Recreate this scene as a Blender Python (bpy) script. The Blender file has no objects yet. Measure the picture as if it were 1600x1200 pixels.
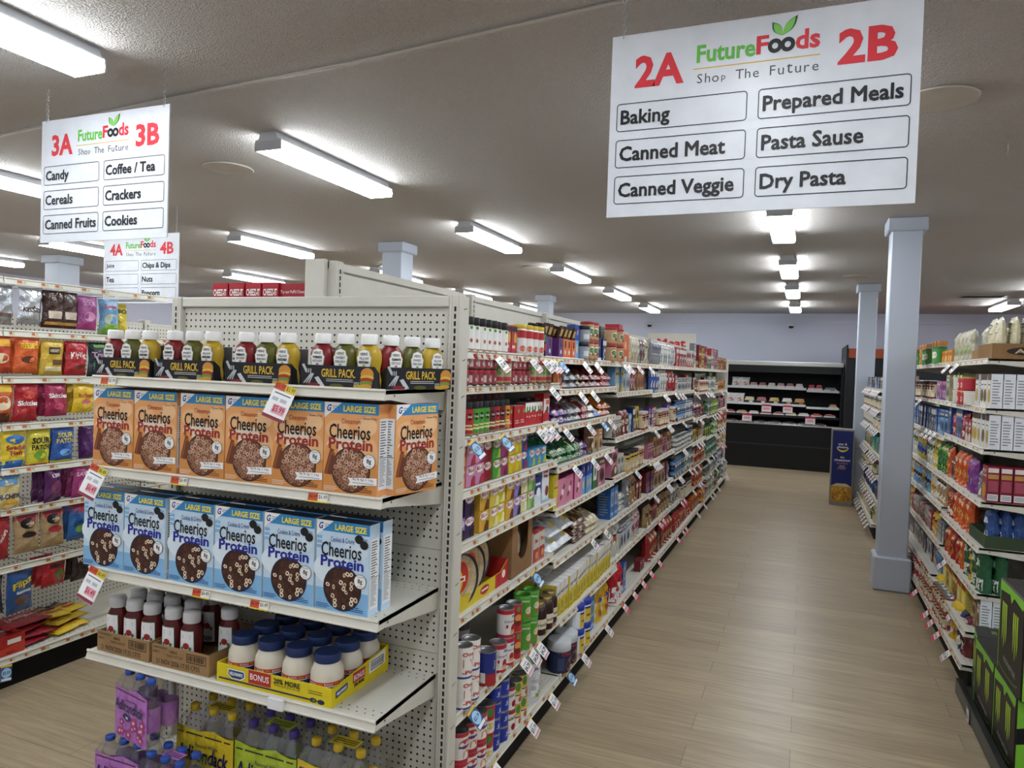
import bpy, math, random
from mathutils import Matrix, Vector
random.seed(11)
D = bpy.data
SC = bpy.context.scene
COL = SC.collection
# ------------------------------------------------------------------ camera
cam_d = D.cameras.new('camera')
cam_d.sensor_fit = 'HORIZONTAL'; cam_d.sensor_width = 36.0
cam_d.lens = 1129.5 / 1600 * 36.0
cam_d.clip_start = 0.05; cam_d.clip_end = 100
cam = D.objects.new('camera', cam_d); COL.objects.link(cam)
YAW, PITCH, ROLL = 0.38604, 0.02393, 0.03369
_f = Vector((-math.sin(YAW), math.cos(YAW), 0)); _r = Vector((math.cos(YAW), math.sin(YAW), 0)); _u = Vector((0, 0, 1))
_f2 = _f * math.cos(PITCH) - _u * math.sin(PITCH); _u2 = _u * math.cos(PITCH) + _f * math.sin(PITCH)
_r3 = _r * math.cos(ROLL) + _u2 * math.sin(ROLL); _u3 = _u2 * math.cos(ROLL) - _r * math.sin(ROLL)
_m = Matrix((_r3, _u3, -_f2)).transposed().to_4x4(); _m.translation = (0, 0, 1.745)
cam.matrix_world = _m
SC.camera = cam
# ------------------------------------------------------------------ world, exposure
w = D.worlds.new('world'); SC.world = w; w.use_nodes = True
w.node_tree.nodes['Background'].inputs[0].default_value = (0.8, 0.85, 0.9, 1)
w.node_tree.nodes['Background'].inputs[1].default_value = 0.05
SC.view_settings.view_transform = 'Standard'; SC.view_settings.look = 'None'
SC.view_settings.gamma = 1.0; SC.view_settings.use_curve_mapping = False
SC.view_settings.exposure = 0.40
LAMP_STRENGTH = 22.0
try:
    SC.cycles.use_denoising = True; SC.cycles.max_bounces = 8; SC.cycles.transparent_max_bounces = 32
    SC.cycles.caustics_reflective = False; SC.cycles.caustics_refractive = False
    SC.cycles.sample_clamp_indirect = 6.0
except Exception:
    pass

# ------------------------------------------------------------------ colour and materials
def lin(h):
    if not isinstance(h, str): return tuple(h)
    def t(x): return x / 12.92 if x <= 0.04045 else ((x + 0.055) / 1.055) ** 2.4
    return tuple(t(int(h[i:i + 2], 16) / 255) for i in (0, 2, 4)) + (1.0,)

MATS = {}
def node_mat(name):
    m = D.materials.new(name); m.use_nodes = True
    nt = m.node_tree; b = nt.nodes['Principled BSDF']
    MATS[name] = m
    return m, nt, b

def attr_mat(name, rough, metal=0.0, spec=0.5, coat=0.0, bump=0.0, bscale=60.0, mottle=0.06):
    m, nt, b = node_mat(name)
    a = nt.nodes.new('ShaderNodeAttribute'); a.attribute_name = 'Col'
    n = nt.nodes.new('ShaderNodeTexNoise'); n.inputs['Scale'].default_value = 9.0; n.inputs['Detail'].default_value = 3
    tc = nt.nodes.new('ShaderNodeTexCoord'); nt.links.new(tc.outputs['Object'], n.inputs['Vector'])
    mr = nt.nodes.new('ShaderNodeMapRange'); mr.inputs[1].default_value = 0.3; mr.inputs[2].default_value = 0.7
    mr.inputs[3].default_value = 1 - mottle; mr.inputs[4].default_value = 1 + mottle
    nt.links.new(n.outputs[0], mr.inputs[0])
    mx = nt.nodes.new('ShaderNodeMix'); mx.data_type = 'RGBA'; mx.blend_type = 'MULTIPLY'; mx.inputs[0].default_value = 1
    nt.links.new(a.outputs['Color'], mx.inputs[6]); nt.links.new(mr.outputs[0], mx.inputs[7])
    nt.links.new(mx.outputs[2], b.inputs['Base Color'])
    b.inputs['Roughness'].default_value = rough; b.inputs['Metallic'].default_value = metal
    b.inputs['Specular IOR Level'].default_value = spec; b.inputs['Coat Weight'].default_value = coat
    if bump:
        n2 = nt.nodes.new('ShaderNodeTexNoise'); n2.inputs['Scale'].default_value = bscale; n2.inputs['Detail'].default_value = 2
        nt.links.new(tc.outputs['Object'], n2.inputs['Vector'])
        bp = nt.nodes.new('ShaderNodeBump'); bp.inputs['Strength'].default_value = bump; bp.inputs['Distance'].default_value = 0.01
        nt.links.new(n2.outputs[0], bp.inputs['Height']); nt.links.new(bp.outputs[0], b.inputs['Normal'])
    return m
attr_mat('card', 0.5, spec=0.35)
attr_mat('gloss', 0.32, spec=0.35)
attr_mat('film', 0.24, spec=0.55, bump=0.8, bscale=40)
attr_mat('foil', 0.25, metal=0.75, bump=0.6, bscale=25)
attr_mat('metal', 0.35, metal=0.85)
attr_mat('paint', 0.45, spec=0.4, mottle=0.03)
attr_mat('matte', 0.8, spec=0.2)
attr_mat('kraft', 0.85, spec=0.15, mottle=0.1, bump=0.1, bscale=90)

def clear_mat(name, tint, fac):
    m, nt, b = node_mat(name); nt.nodes.remove(b)
    t = nt.nodes.new('ShaderNodeBsdfTransparent'); t.inputs[0].default_value = tint
    g = nt.nodes.new('ShaderNodeBsdfGlossy'); g.inputs['Roughness'].default_value = 0.08
    lw = nt.nodes.new('ShaderNodeLayerWeight'); lw.inputs[0].default_value = 0.3
    mr = nt.nodes.new('ShaderNodeMapRange'); mr.inputs[3].default_value = fac * .25; mr.inputs[4].default_value = fac * 1.6
    nt.links.new(lw.outputs['Facing'], mr.inputs[0])
    mx = nt.nodes.new('ShaderNodeMixShader'); nt.links.new(mr.outputs[0], mx.inputs[0])
    nt.links.new(t.outputs[0], mx.inputs[1]); nt.links.new(g.outputs[0], mx.inputs[2])
    nt.links.new(mx.outputs[0], nt.nodes['Material Output'].inputs[0])
clear_mat('clear', (0.96, 0.97, 0.98, 1), 0.3)
clear_mat('wrap', (0.98, 0.98, 0.98, 1), 0.3)

def pegboard(name, ax):
    """beige perforated steel: a regular grid of dark holes on the plane spanned by axis ax and z"""
    m, nt, b = node_mat(name)
    tc = nt.nodes.new('ShaderNodeTexCoord'); sp = nt.nodes.new('ShaderNodeSeparateXYZ'); nt.links.new(tc.outputs['Object'], sp.inputs[0])
    def frac(out):
        d = nt.nodes.new('ShaderNodeMath'); d.operation = 'DIVIDE'; d.inputs[1].default_value = 0.0254; nt.links.new(out, d.inputs[0])
        f = nt.nodes.new('ShaderNodeMath'); f.operation = 'FRACT'; nt.links.new(d.outputs[0], f.inputs[0])
        s = nt.nodes.new('ShaderNodeMath'); s.operation = 'SUBTRACT'; s.inputs[1].default_value = 0.5; nt.links.new(f.outputs[0], s.inputs[0])
        p = nt.nodes.new('ShaderNodeMath'); p.operation = 'POWER'; p.inputs[1].default_value = 2; nt.links.new(s.outputs[0], p.inputs[0])
        return p.outputs[0]
    a = nt.nodes.new('ShaderNodeMath'); a.operation = 'ADD'
    nt.links.new(frac(sp.outputs[ax]), a.inputs[0]); nt.links.new(frac(sp.outputs['Z']), a.inputs[1])
    lt = nt.nodes.new('ShaderNodeMath'); lt.operation = 'LESS_THAN'; lt.inputs[1].default_value = 0.03; nt.links.new(a.outputs[0], lt.inputs[0])
    mx = nt.nodes.new('ShaderNodeMix'); mx.data_type = 'RGBA'; nt.links.new(lt.outputs[0], mx.inputs[0])
    mx.inputs[6].default_value = lin('cbc8bd'); mx.inputs[7].default_value = lin('151414')
    nt.links.new(mx.outputs[2], b.inputs['Base Color']); b.inputs['Roughness'].default_value = 0.5
pegboard('pegboard', 'X')

def build_setting_mats():
    # floor planks running along X
    m, nt, b = node_mat('floor_planks')
    tc = nt.nodes.new('ShaderNodeTexCoord')
    br = nt.nodes.new('ShaderNodeTexBrick'); br.offset = 0.37; br.offset_frequency = 2; br.squash = 1
    br.inputs['Color1'].default_value = lin('a8977c'); br.inputs['Color2'].default_value = lin('9b8a70'); br.inputs['Mortar'].default_value = lin('5d5244')
    br.inputs['Scale'].default_value = 1; br.inputs['Mortar Size'].default_value = 0.0012; br.inputs['Mortar Smooth'].default_value = 0.2
    br.inputs['Brick Width'].default_value = 1.22; br.inputs['Row Height'].default_value = 0.18; br.inputs['Bias'].default_value = 0.0
    nt.links.new(tc.outputs['Object'], br.inputs['Vector'])
    mp = nt.nodes.new('ShaderNodeMapping'); mp.inputs['Scale'].default_value = (1.2, 22, 1); nt.links.new(tc.outputs['Object'], mp.inputs['Vector'])
    n = nt.nodes.new('ShaderNodeTexNoise'); n.inputs['Scale'].default_value = 2.2; n.inputs['Detail'].default_value = 8; n.inputs['Roughness'].default_value = 0.65
    nt.links.new(mp.outputs[0], n.inputs['Vector'])
    mr = nt.nodes.new('ShaderNodeMapRange'); mr.inputs[1].default_value = 0.3; mr.inputs[2].default_value = 0.7; mr.inputs[3].default_value = 0.72; mr.inputs[4].default_value = 1.2
    nt.links.new(n.outputs[0], mr.inputs[0])
    mx = nt.nodes.new('ShaderNodeMix'); mx.data_type = 'RGBA'; mx.blend_type = 'MULTIPLY'; mx.inputs[0].default_value = 1
    nt.links.new(br.outputs[0], mx.inputs[6]); nt.links.new(mr.outputs[0], mx.inputs[7]); nt.links.new(mx.outputs[2], b.inputs['Base Color'])
    b.inputs['Roughness'].default_value = 0.36; b.inputs['Specular IOR Level'].default_value = 0.4
    bp = nt.nodes.new('ShaderNodeBump'); bp.inputs['Strength'].default_value = 0.12; bp.inputs['Distance'].default_value = 0.004
    nt.links.new(n.outputs[0], bp.inputs['Height']); nt.links.new(bp.outputs[0], b.inputs['Normal'])
    # popcorn ceiling
    m, nt, b = node_mat('ceiling_texture')
    tc = nt.nodes.new('ShaderNodeTexCoord')
    n = nt.nodes.new('ShaderNodeTexNoise'); n.inputs['Scale'].default_value = 120; n.inputs['Detail'].default_value = 2; nt.links.new(tc.outputs['Object'], n.inputs['Vector'])
    b.inputs['Base Color'].default_value = lin('c8c3bf'); b.inputs['Roughness'].default_value = 0.75; b.inputs['Specular IOR Level'].default_value = 0.3
    bp = nt.nodes.new('ShaderNodeBump'); bp.inputs['Strength'].default_value = 1.0; bp.inputs['Distance'].default_value = 0.025
    nt.links.new(n.outputs[0], bp.inputs['Height']); nt.links.new(bp.outputs[0], b.inputs['Normal'])
    for nm, c, r in (('wall_paint', 'cbcede', 0.7), ('column_paint', 'b9c2d0', 0.4)):
        m, nt, b = node_mat(nm)
        tc = nt.nodes.new('ShaderNodeTexCoord')
        n = nt.nodes.new('ShaderNodeTexNoise'); n.inputs['Scale'].default_value = 1.5; nt.links.new(tc.outputs['Object'], n.inputs['Vector'])
        cr = nt.nodes.new('ShaderNodeMapRange'); cr.inputs[3].default_value = 0.95; cr.inputs[4].default_value = 1.05; nt.links.new(n.outputs[0], cr.inputs[0])
        mx = nt.nodes.new('ShaderNodeMix'); mx.data_type = 'RGBA'; mx.blend_type = 'MULTIPLY'; mx.inputs[0].default_value = 1
        mx.inputs[6].default_value = lin(c); nt.links.new(cr.outputs[0], mx.inputs[7]); nt.links.new(mx.outputs[2], b.inputs['Base Color'])
        b.inputs['Roughness'].default_value = r
    m, nt, b = node_mat('lamp_glow'); nt.nodes.remove(b)
    e = nt.nodes.new('ShaderNodeEmission'); e.inputs[0].default_value = (0.91, 0.96, 1.0, 1); e.inputs[1].default_value = LAMP_STRENGTH
    nt.links.new(e.outputs[0], nt.nodes['Material Output'].inputs[0])
    m, nt, b = node_mat('cyan_glow'); nt.nodes.remove(b)
    e = nt.nodes.new('ShaderNodeEmission'); e.inputs[0].default_value = (0.1, 0.85, 0.9, 1); e.inputs[1].default_value = 1.5
    nt.links.new(e.outputs[0], nt.nodes['Material Output'].inputs[0])
build_setting_mats()

# ------------------------------------------------------------------ mesh builder
TXT = {}
def text_geo(s, off):
    k = (s, off)
    if k not in TXT:
        c = D.curves.new('text', 'FONT'); c.body = s; c.resolution_u = 2; c.offset = off
        o = D.objects.new('text', c); me = D.meshes.new_from_object(o)
        v = [(p.co.x, p.co.y) for p in me.vertices]; f = [tuple(p.vertices) for p in me.polygons]
        D.objects.remove(o); D.curves.remove(c); D.meshes.remove(me)
        xs = [p[0] for p in v] or [0, 1]; ys = [p[1] for p in v] or [0, 1]
        x0, x1, y0, y1 = min(xs), max(xs), min(ys), max(ys)
        v = [((x - x0) / max(x1 - x0, 1e-6) - .5, (y - y0) / max(y1 - y0, 1e-6) - .5) for x, y in v]
        TXT[k] = (v, f, (x1 - x0) / max(y1 - y0, 1e-6))
    return TXT[k]

class G:
    def __init__(s): s.v = []; s.f = []; s.c = []; s.m = []; s.s = []; s.k = 0
    def lay(s, off):
        """each print lies a hair above the one before"""
        s.k = min(s.k + 1, 160); return off + s.k * 8e-6
    def face(s, pts, col, mat='card', smooth=False):
        n = len(s.v); s.v += [tuple(p) for p in pts]; s.f.append(tuple(range(n, n + len(pts)))); s.c.append(lin(col)); s.m.append(mat); s.s.append(smooth)
    def grid(s, pts, fs, col, mat='card', smooth=False):
        n = len(s.v); s.v += [tuple(p) for p in pts]; c = lin(col) if not isinstance(col, list) else None
        for i, f in enumerate(fs):
            s.f.append(tuple(n + q for q in f)); s.c.append(c if c else lin(col[i])); s.m.append(mat); s.s.append(smooth)
    def box(s, x0, x1, y0, y1, z0, z1, col, mat='card', **k):
        P = [(x0, y0, z0), (x1, y0, z0), (x1, y1, z0), (x0, y1, z0), (x0, y0, z1), (x1, y0, z1), (x1, y1, z1), (x0, y1, z1)]
        F = {'front': (0, 1, 5, 4), 'right': (1, 2, 6, 5), 'back': (2, 3, 7, 6), 'left': (3, 0, 4, 7), 'top': (4, 5, 6, 7), 'bottom': (3, 2, 1, 0)}
        s.grid(P, list(F.values()), [k.get(n, col) for n in F], mat)
    def cbox(s, x0, x1, y0, y1, z0, z1, b, col, mat='card'):
        """box with chamfered edges"""
        P = []
        def ring(z, i): return [(x0 + i, y0, z), (x1 - i, y0, z), (x1, y0 + i, z), (x1, y1 - i, z), (x1 - i, y1, z), (x0 + i, y1, z), (x0, y1 - i, z), (x0, y0 + i, z)]
        def inset(z): return [(x0 + b, y0 + b, z), (x1 - b, y0 + b, z), (x1 - b, y0 + b, z), (x1 - b, y1 - b, z), (x1 - b, y1 - b, z), (x0 + b, y1 - b, z), (x0 + b, y1 - b, z), (x0 + b, y0 + b, z)]
        R = [inset(z0), ring(z0 + b, b), ring(z1 - b, b), inset(z1)]
        for r in R: P += r
        F = [(i * 8 + j, i * 8 + (j + 1) % 8, i * 8 + 8 + (j + 1) % 8, i * 8 + 8 + j) for i in range(3) for j in range(8)]
        s.grid(P, F, col, mat)
        s.face([R[3][j] for j in (0, 1, 3, 5)], col, mat); s.face([R[0][j] for j in (5, 3, 1, 0)], col, mat)
    def lathe(s, prof, col, mat='card', n=20, cx=0, cy=0, sx=1, sy=1, smooth=True, z0=0):
        P = []; F = []
        for r, z in prof:
            for j in range(n):
                a = 2 * math.pi * j / n; P.append((cx + r * sx * math.cos(a), cy + r * sy * math.sin(a), z0 + z))
        for i in range(len(prof) - 1):
            for j in range(n): F.append((i * n + j, i * n + (j + 1) % n, (i + 1) * n + (j + 1) % n, (i + 1) * n + j))
        s.grid(P, F, col, mat, smooth)
    def disc3(s, r, z, col, mat='card', n=20, cx=0, cy=0, sx=1, sy=1, up=True):
        p = [(cx + r * sx * math.cos(2 * math.pi * j / n), cy + r * sy * math.sin(2 * math.pi * j / n), z) for j in range(n)]
        s.face(p if up else p[::-1], col, mat)
    def tube(s, pts, r, col, mat='paint', n=8, cap=True):
        P = []; F = []; m = len(pts)
        for i, p in enumerate(pts):
            p = Vector(p); t = (Vector(pts[min(i + 1, m - 1)]) - Vector(pts[max(i - 1, 0)])).normalized()
            a = t.orthogonal().normalized() if abs(t.z) > .95 else t.cross(Vector((0, 0, 1))).normalized(); b = t.cross(a)
            for j in range(n):
                q = 2 * math.pi * j / n; P.append(p + (a * math.cos(q) + b * math.sin(q)) * r)
        for i in range(m - 1):
            for j in range(n): F.append((i * n + j, i * n + (j + 1) % n, (i + 1) * n + (j + 1) % n, (i + 1) * n + j))
        if cap: F += [tuple(range(n))[::-1], tuple((m - 1) * n + j for j in range(n))]
        s.grid(P, F, col, mat, True)
    # ---- flat prints on a surface map M(u, v, offset)
    def rect(s, M, u0, u1, v0, v1, col, off=.0006, mat='card', nu=1, nv=1):
        off = s.lay(off)
        P = [M(u0 + (u1 - u0) * i / nu, v0 + (v1 - v0) * j / nv, off) for j in range(nv + 1) for i in range(nu + 1)]
        F = [(j * (nu + 1) + i, j * (nu + 1) + i + 1, (j + 1) * (nu + 1) + i + 1, (j + 1) * (nu + 1) + i) for j in range(nv) for i in range(nu)]
        s.grid(P, F, col, mat)
    def poly(s, M, pts, col, off=.0007, mat='card'): off = s.lay(off); s.face([M(u, v, off) for u, v in pts], col, mat)
    def disc(s, M, u, v, ru, rv, col, off=.0008, mat='card', n=20, a0=0):
        off = s.lay(off)
        pts = [M(u + ru * math.cos(a0 + 2 * math.pi * j / n), v + rv * math.sin(a0 + 2 * math.pi * j / n), off) for j in range(n)]
        pts.append(M(u, v, off)); s.grid(pts, [(j, (j + 1) % n, n) for j in range(n)], col, mat)
    def ring(s, M, u, v, ro, ri, col, off=.0012, mat='card', n=12, rot=0, sq=1):
        off = s.lay(off); P = []
        for r in (ro, ri):
            for j in range(n):
                a = 2 * math.pi * j / n; x, y = r * math.cos(a), r * sq * math.sin(a)
                P.append(M(u + x * math.cos(rot) - y * math.sin(rot), v + x * math.sin(rot) + y * math.cos(rot), off))
        s.grid(P, [(j, (j + 1) % n, n + (j + 1) % n, n + j) for j in range(n)], col, mat)
    def text(s, M, t, u, v, W, H, col, off=.001, bold=0.0, mat='card', grow=0, rot=0, shear=0):
        """W wide, H high box centred on (u, v); with W None the width follows the height"""
        if bold and 'M' not in t and not grow: grow, bold = min(bold * .62, .034), 0   # plain outline growth; M would fold on itself
        vs, fs, asp = text_geo(t, grow); off = s.lay(off)
        if W is None: W = H * asp
        cr, sr = math.cos(rot), math.sin(rot)
        P = []
        for x, y in vs:
            a, b = x * W + y * H * shear, y * H
            P.append((u + a * cr - b * sr, v + a * sr + b * cr))
        k = min(H, W / max(len(t), 1) * 1.6) * bold * 1.1   # heavier strokes: the outline again, shifted a little each way
        for i, (dx, dy) in enumerate(((0, 0),) if not bold else ((0, 0), (k, k), (-k, k), (k, -k), (-k, -k), (k * 1.3, 0), (-k * 1.3, 0), (0, k * 1.3), (0, -k * 1.3))):
            s.grid([M(p + dx, q + dy, off + i * .00012) for p, q in P], fs, col, mat)
    def frame(s, M, u0, u1, v0, v1, t, col, off=.0009, mat='card'):
        s.rect(M, u0, u1, v0, v0 + t, col, off, mat); s.rect(M, u0, u1, v1 - t, v1, col, off, mat)
        s.rect(M, u0, u0 + t, v0 + t, v1 - t, col, off, mat); s.rect(M, u1 - t, u1, v0 + t, v1 - t, col, off, mat)
    def rframe(s, M, u0, u1, v0, v1, R, t, col, off=.0009, mat='card'):
        off = s.lay(off); P = []
        for cx, cy, a in ((u1 - R, v1 - R, 0), (u0 + R, v1 - R, 1), (u0 + R, v0 + R, 2), (u1 - R, v0 + R, 3)):
            for j in range(6):
                q = (a + j / 5) * math.pi / 2; P.append((cx, cy, math.cos(q), math.sin(q)))
        n = len(P); s.grid([M(x + R * c, y + R * d, off) for x, y, c, d in P] + [M(x + (R - t) * c, y + (R - t) * d, off) for x, y, c, d in P], [(i, (i + 1) % n, n + (i + 1) % n, n + i) for i in range(n)], col, mat)
    def lines(s, M, u0, u1, v0, v1, n, col, off=.0008, duty=.45, rnd=None):
        for i in range(n):
            v = v0 + (v1 - v0) * (i + .5) / n; h = (v1 - v0) / n * duty / 2
            e = u1 if rnd is None else u0 + (u1 - u0) * rnd.uniform(.55, 1)
            s.rect(M, u0, e, v - h, v + h, col, off)
    def mesh(s, name):
        me = D.meshes.new(name); me.from_pydata(s.v, [], s.f)
        names = []
        for m in s.m:
            if m not in names: names.append(m)
        for m in names: me.materials.append(MATS[m])
        ix = {m: i for i, m in enumerate(names)}
        me.polygons.foreach_set('material_index', [ix[m] for m in s.m]); me.polygons.foreach_set('use_smooth', s.s)
        at = me.color_attributes.new('Col', 'FLOAT_COLOR', 'CORNER'); buf = []
        for f, c in zip(s.f, s.c): buf += list(c) * len(f)
        at.data.foreach_set('color', buf); me.update()
        return me
def FRONT(y0, x=0, z=0): return lambda u, v, o: (x + u, y0 - o, z + v)
def RIGHT(x1, y=0, z=0): return lambda u, v, o: (x1 + o, y + u, z + v)
def LEFT(x0, y=0, z=0): return lambda u, v, o: (x0 - o, y - u, z + v)
def TOP(z1, x=0, y=0): return lambda u, v, o: (x + u, y + v, z1 + o)
def CYL(r, cx=0, cy=0, sx=1, sy=1): return lambda u, v, o: (cx + (r + o) * sx * math.sin(u / r), cy - (r + o) * sy * math.cos(u / r), v)

# ------------------------------------------------------------------ objects
def link(name, me, parent=None, loc=(0, 0, 0), rot=(0, 0, 0)):
    o = D.objects.new(name, me); COL.objects.link(o)
    if parent is not None: o.parent = parent
    o.location = loc; o.rotation_euler = rot
    return o
def tag(o, label, cat, group=None, kind=None):
    o['label'] = label; o['category'] = cat
    if group: o['group'] = group
    if kind: o['kind'] = kind
    return o
def thing(name, loc, rz, label, cat, group=None):
    return tag(link(name, None, None, loc, (0, 0, rz)), label, cat, group)
def part(name, g, parent, loc=(0, 0, 0), rot=(0, 0, 0), label=None):
    o = link(name, g.mesh(name) if isinstance(g, G) else g, parent, loc, rot)
    if label: o['label'] = label
    return o
def struct(name, g, loc=(0, 0, 0), rot=(0, 0, 0), label=None, cat=None):
    o = link(name, g.mesh(name), None, loc, rot); o['kind'] = 'structure'
    if label: o['label'] = label; o['category'] = cat
    return o
CACHE = {}
def merge(parts, g=None):
    g = g or G()
    for p in parts:
        n = len(g.v); a = p[1]
        g.v += a.v; g.f += [tuple(n + i for i in f) for f in a.f]; g.c += a.c; g.m += a.m; g.s += a.s
        if len(p) > 2: merge(p[2], g)
    return g
def place(key, maker, name, loc, rz, label, cat, group=None, flat=False, tilt=(0, 0)):
    """one more instance of a product; meshes are shared between the copies"""
    k = (key, flat)
    if k not in CACHE:
        parts = maker()
        if isinstance(parts, G): parts = [(name, parts)]
        if flat: parts = [(name, merge(parts))]
        CACHE[k] = [(p[0], p[1].mesh(p[0]), [(q[0], q[1].mesh(q[0])) for q in (p[2] if len(p) > 2 else [])]) for p in parts]
    ps = CACHE[k]; rot = (tilt[0], tilt[1], rz)
    if len(ps) == 1 and not ps[0][2]: o = link(name, ps[0][1], None, loc, rot)
    else:
        o = link(name, None, None, loc, rot)
        for pn, me, subs in ps:
            c = link(pn, me, o)
            for sn, sm in subs: link(sn, sm, c)
    return tag(o, label, cat, group)
ORD = 'first second third fourth fifth sixth seventh eighth ninth tenth eleventh twelfth thirteenth fourteenth fifteenth sixteenth seventeenth eighteenth nineteenth twentieth'.split()
def nth(i):
    if i < 20: return ORD[i]
    t, u = divmod(i + 1, 10)
    return (('twentieth', 'thirtieth', 'fortieth', 'fiftieth')[t - 2]) if u == 0 else ('twenty', 'thirty', 'forty', 'fifty')[t - 2] + '-' + ORD[u - 1]
PI = math.pi
# ------------------------------------------------------------------ the room
RX0, RX1, RY0, RY1, CZ = -13.0, 7.0, -4.5, 16.5, 3.07
BEIGE = 'cbc8bd'
def slab(name, b, mat):
    g = G(); g.box(*b, 'ffffff', mat); return struct(name, g)
slab('floor', (RX0, RX1, RY0, RY1, -0.1, 0), 'floor_planks')
slab('ceiling', (RX0, RX1, RY0, RY1, CZ, CZ + 0.1), 'ceiling_texture')
slab('wall_back', (RX0, RX1, RY1, RY1 + 0.1, 0, CZ), 'wall_paint')
slab('wall_front', (RX0, RX1, RY0 - 0.1, RY0, 0, CZ), 'wall_paint')
slab('wall_left', (RX0 - 0.1, RX0, RY0, RY1, 0, CZ), 'wall_paint')
slab('wall_right', (RX1, RX1 + 0.1, RY0, RY1, 0, CZ), 'wall_paint')
slab('trim_1', (RX0, RX1, RY1 - 0.05, RY1, 2.86, CZ), 'wall_paint')

def column(x, y, label, wx=.224, joint=None):
    g = G(); h = wx / 2
    g.cbox(-h, h, -h, h, 0, CZ, .008, 'ffffff', 'column_paint')
    g.cbox(-h - .035, h + .035, -h - .035, h + .035, CZ - .11, CZ, .01, 'ffffff', 'column_paint')
    if joint is None: g.cbox(-h - .03, h + .03, -h - .03, h + .03, 0, .28, .012, 'ffffff', 'column_paint')
    else: g.box(-h - .001, h + .001, -h - .001, h + .001, joint, joint + .008, '8d94a0', 'paint')
    struct('column', g, (x, y, 0), label=label, cat='column')
column(.716, 6.80, 'pale blue square column with boxed base, nearest in the right aisle')
column(.765, 11.36, 'pale blue square column behind the yellow noodle display', .23, .75)
column(-4.27, 7.0, 'pale blue column top seen above the cereal endcap', .25)
column(-4.49, 12.55, 'distant pale blue column above the centre gondola spices', .24)
column(-9.68, 7.0, 'pale blue column top at far left beyond the candy shelves', .3)

# ------------------------------------------------------------------ ceiling lamps
def lamp_parts():
    L = 1.22; h = L / 2
    a = G()  # sheet steel housing, narrow at the ceiling
    P = [(-.055, 0), (.055, 0), (.07, -.04), (.09, -.045), (.09, -.052), (-.09, -.052), (-.09, -.045), (-.07, -.04)]
    n = len(P); v = [(x, -h, z) for x, z in P] + [(x, h, z) for x, z in P]
    a.grid(v, [(i, (i + 1) % n, n + (i + 1) % n, n + i) for i in range(n)] + [tuple(range(n))[::-1], tuple(range(n, 2 * n))], 'c9ccd0', 'paint')
    d = G()
    P = [(-.088, -.053), (-.1, -.085), (-.085, -.108), (.085, -.108), (.1, -.085), (.088, -.053)]
    n = len(P); v = [(x, -h + .008, z) for x, z in P] + [(x, h - .008, z) for x, z in P]
    d.grid(v, [(i, (i + 1) % n, n + (i + 1) % n, n + i) for i in range(n)] + [tuple(range(n))[::-1], tuple(range(n, 2 * n))], 'ffffff', 'lamp_glow')
    e = G(); e.box(-.096, .096, -h, -h + .007, -.107, -.052, 'b9bcc0', 'paint')
    f = G(); f.box(-.096, .096, h - .007, h, -.107, -.052, 'b9bcc0', 'paint')
    return [('housing', a), ('diffuser', d), ('end_cap', e), ('end_cap', f)]
ROWS = {-2.97: ('over the center shelving', [-3.6, -1.0, 1.65, 4.0, 6.62, 9.3, 11.85, 14.5]),  # negative y: unseen lamps behind the camera, added to brighten the endcap
        -0.24: ('over the open aisle', [-3.6, -1.2, 1.2, 3.9, 6.5, 9.12, 11.6, 14.3]),
        -5.62: ('over the candy shelving', [-3.6, -1.3, 1.2, 3.85, 6.55, 9.2, 11.85, 14.5]),
        -8.2: ('over the second aisle to the left', [-1.3, 1.2, 3.8, 6.3, 9.15, 11.85, 14.5]),
        2.95: ('over the shelving at right', [-1.3, 1.3, 3.9, 6.5, 9.1, 11.6, 14.0]),
        -10.8: ('along the far left wall', [1.2, 3.85, 6.55, 9.2, 11.85]),
        5.4: ('along the right wall', [1.3, 6.5, 11.6])}
for x, (wh, ys) in ROWS.items():
    for i, y in enumerate(ys):
        place('lamp', lamp_parts, 'ceiling_lamp', (x, y, CZ), 0, f'white strip lamp {wh}, {nth(i)} from the front', 'lamp', 'strip lamps ' + wh)

# things on the ceiling
def disc_speaker():
    g = G(); g.lathe([(0.02, 0), (.16, 0), (.17, -.008), (.165, -.012)], 'c4bdb4', 'matte', 28); g.disc3(.165, -.012, 'b5aea5', 'matte', 28, up=False); return g
for x, y, l in ((-3.8, 3.95, 'round ceiling speaker plate right of the candy aisle sign'), (.52, 3.9, 'round ceiling speaker plate behind the baking aisle sign'), (-3.4, 9.0, 'round ceiling speaker plate between the center lamps'), (.55, 10.4, 'round ceiling speaker plate beside the aisle lamps')):
    place('spk', disc_speaker, 'ceiling_speaker', (x, y, CZ), 0, l, 'speaker')
g = G(); g.tube([(.6, 2.42, 3.056), (-.711, 2.55, 3.056), (-1.87, 2.69, 3.056), (-3.03, 2.77, 3.056), (-4.62, 2.93, 3.056), (-7, 3.1, 3.056)], .009, 'a9a299', 'paint', 6)
tag(link('conduit', g.mesh('conduit')), 'thin painted conduit running across the ceiling above both near signs', 'conduit')
def hook():
    g = G(); g.tube([(0, 0, 0), (0, 0, -.09)], .002, 'c4c4c4', 'metal', 5)
    g.tube([(.012 * math.cos(t), 0, -.102 + .012 * math.sin(t)) for t in [PI / 2 + i * .9 for i in range(7)]], .002, 'c4c4c4', 'metal', 5); return g
for x, y, l in ((-.86, 4.3, 'wire hook hanging under the ceiling left of the baking sign'), (.95, 4.6, 'wire hook hanging under the ceiling right of the near column')):
    place('hook', hook, 'ceiling_hook', (x, y, CZ), 0, l, 'hook')
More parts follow.
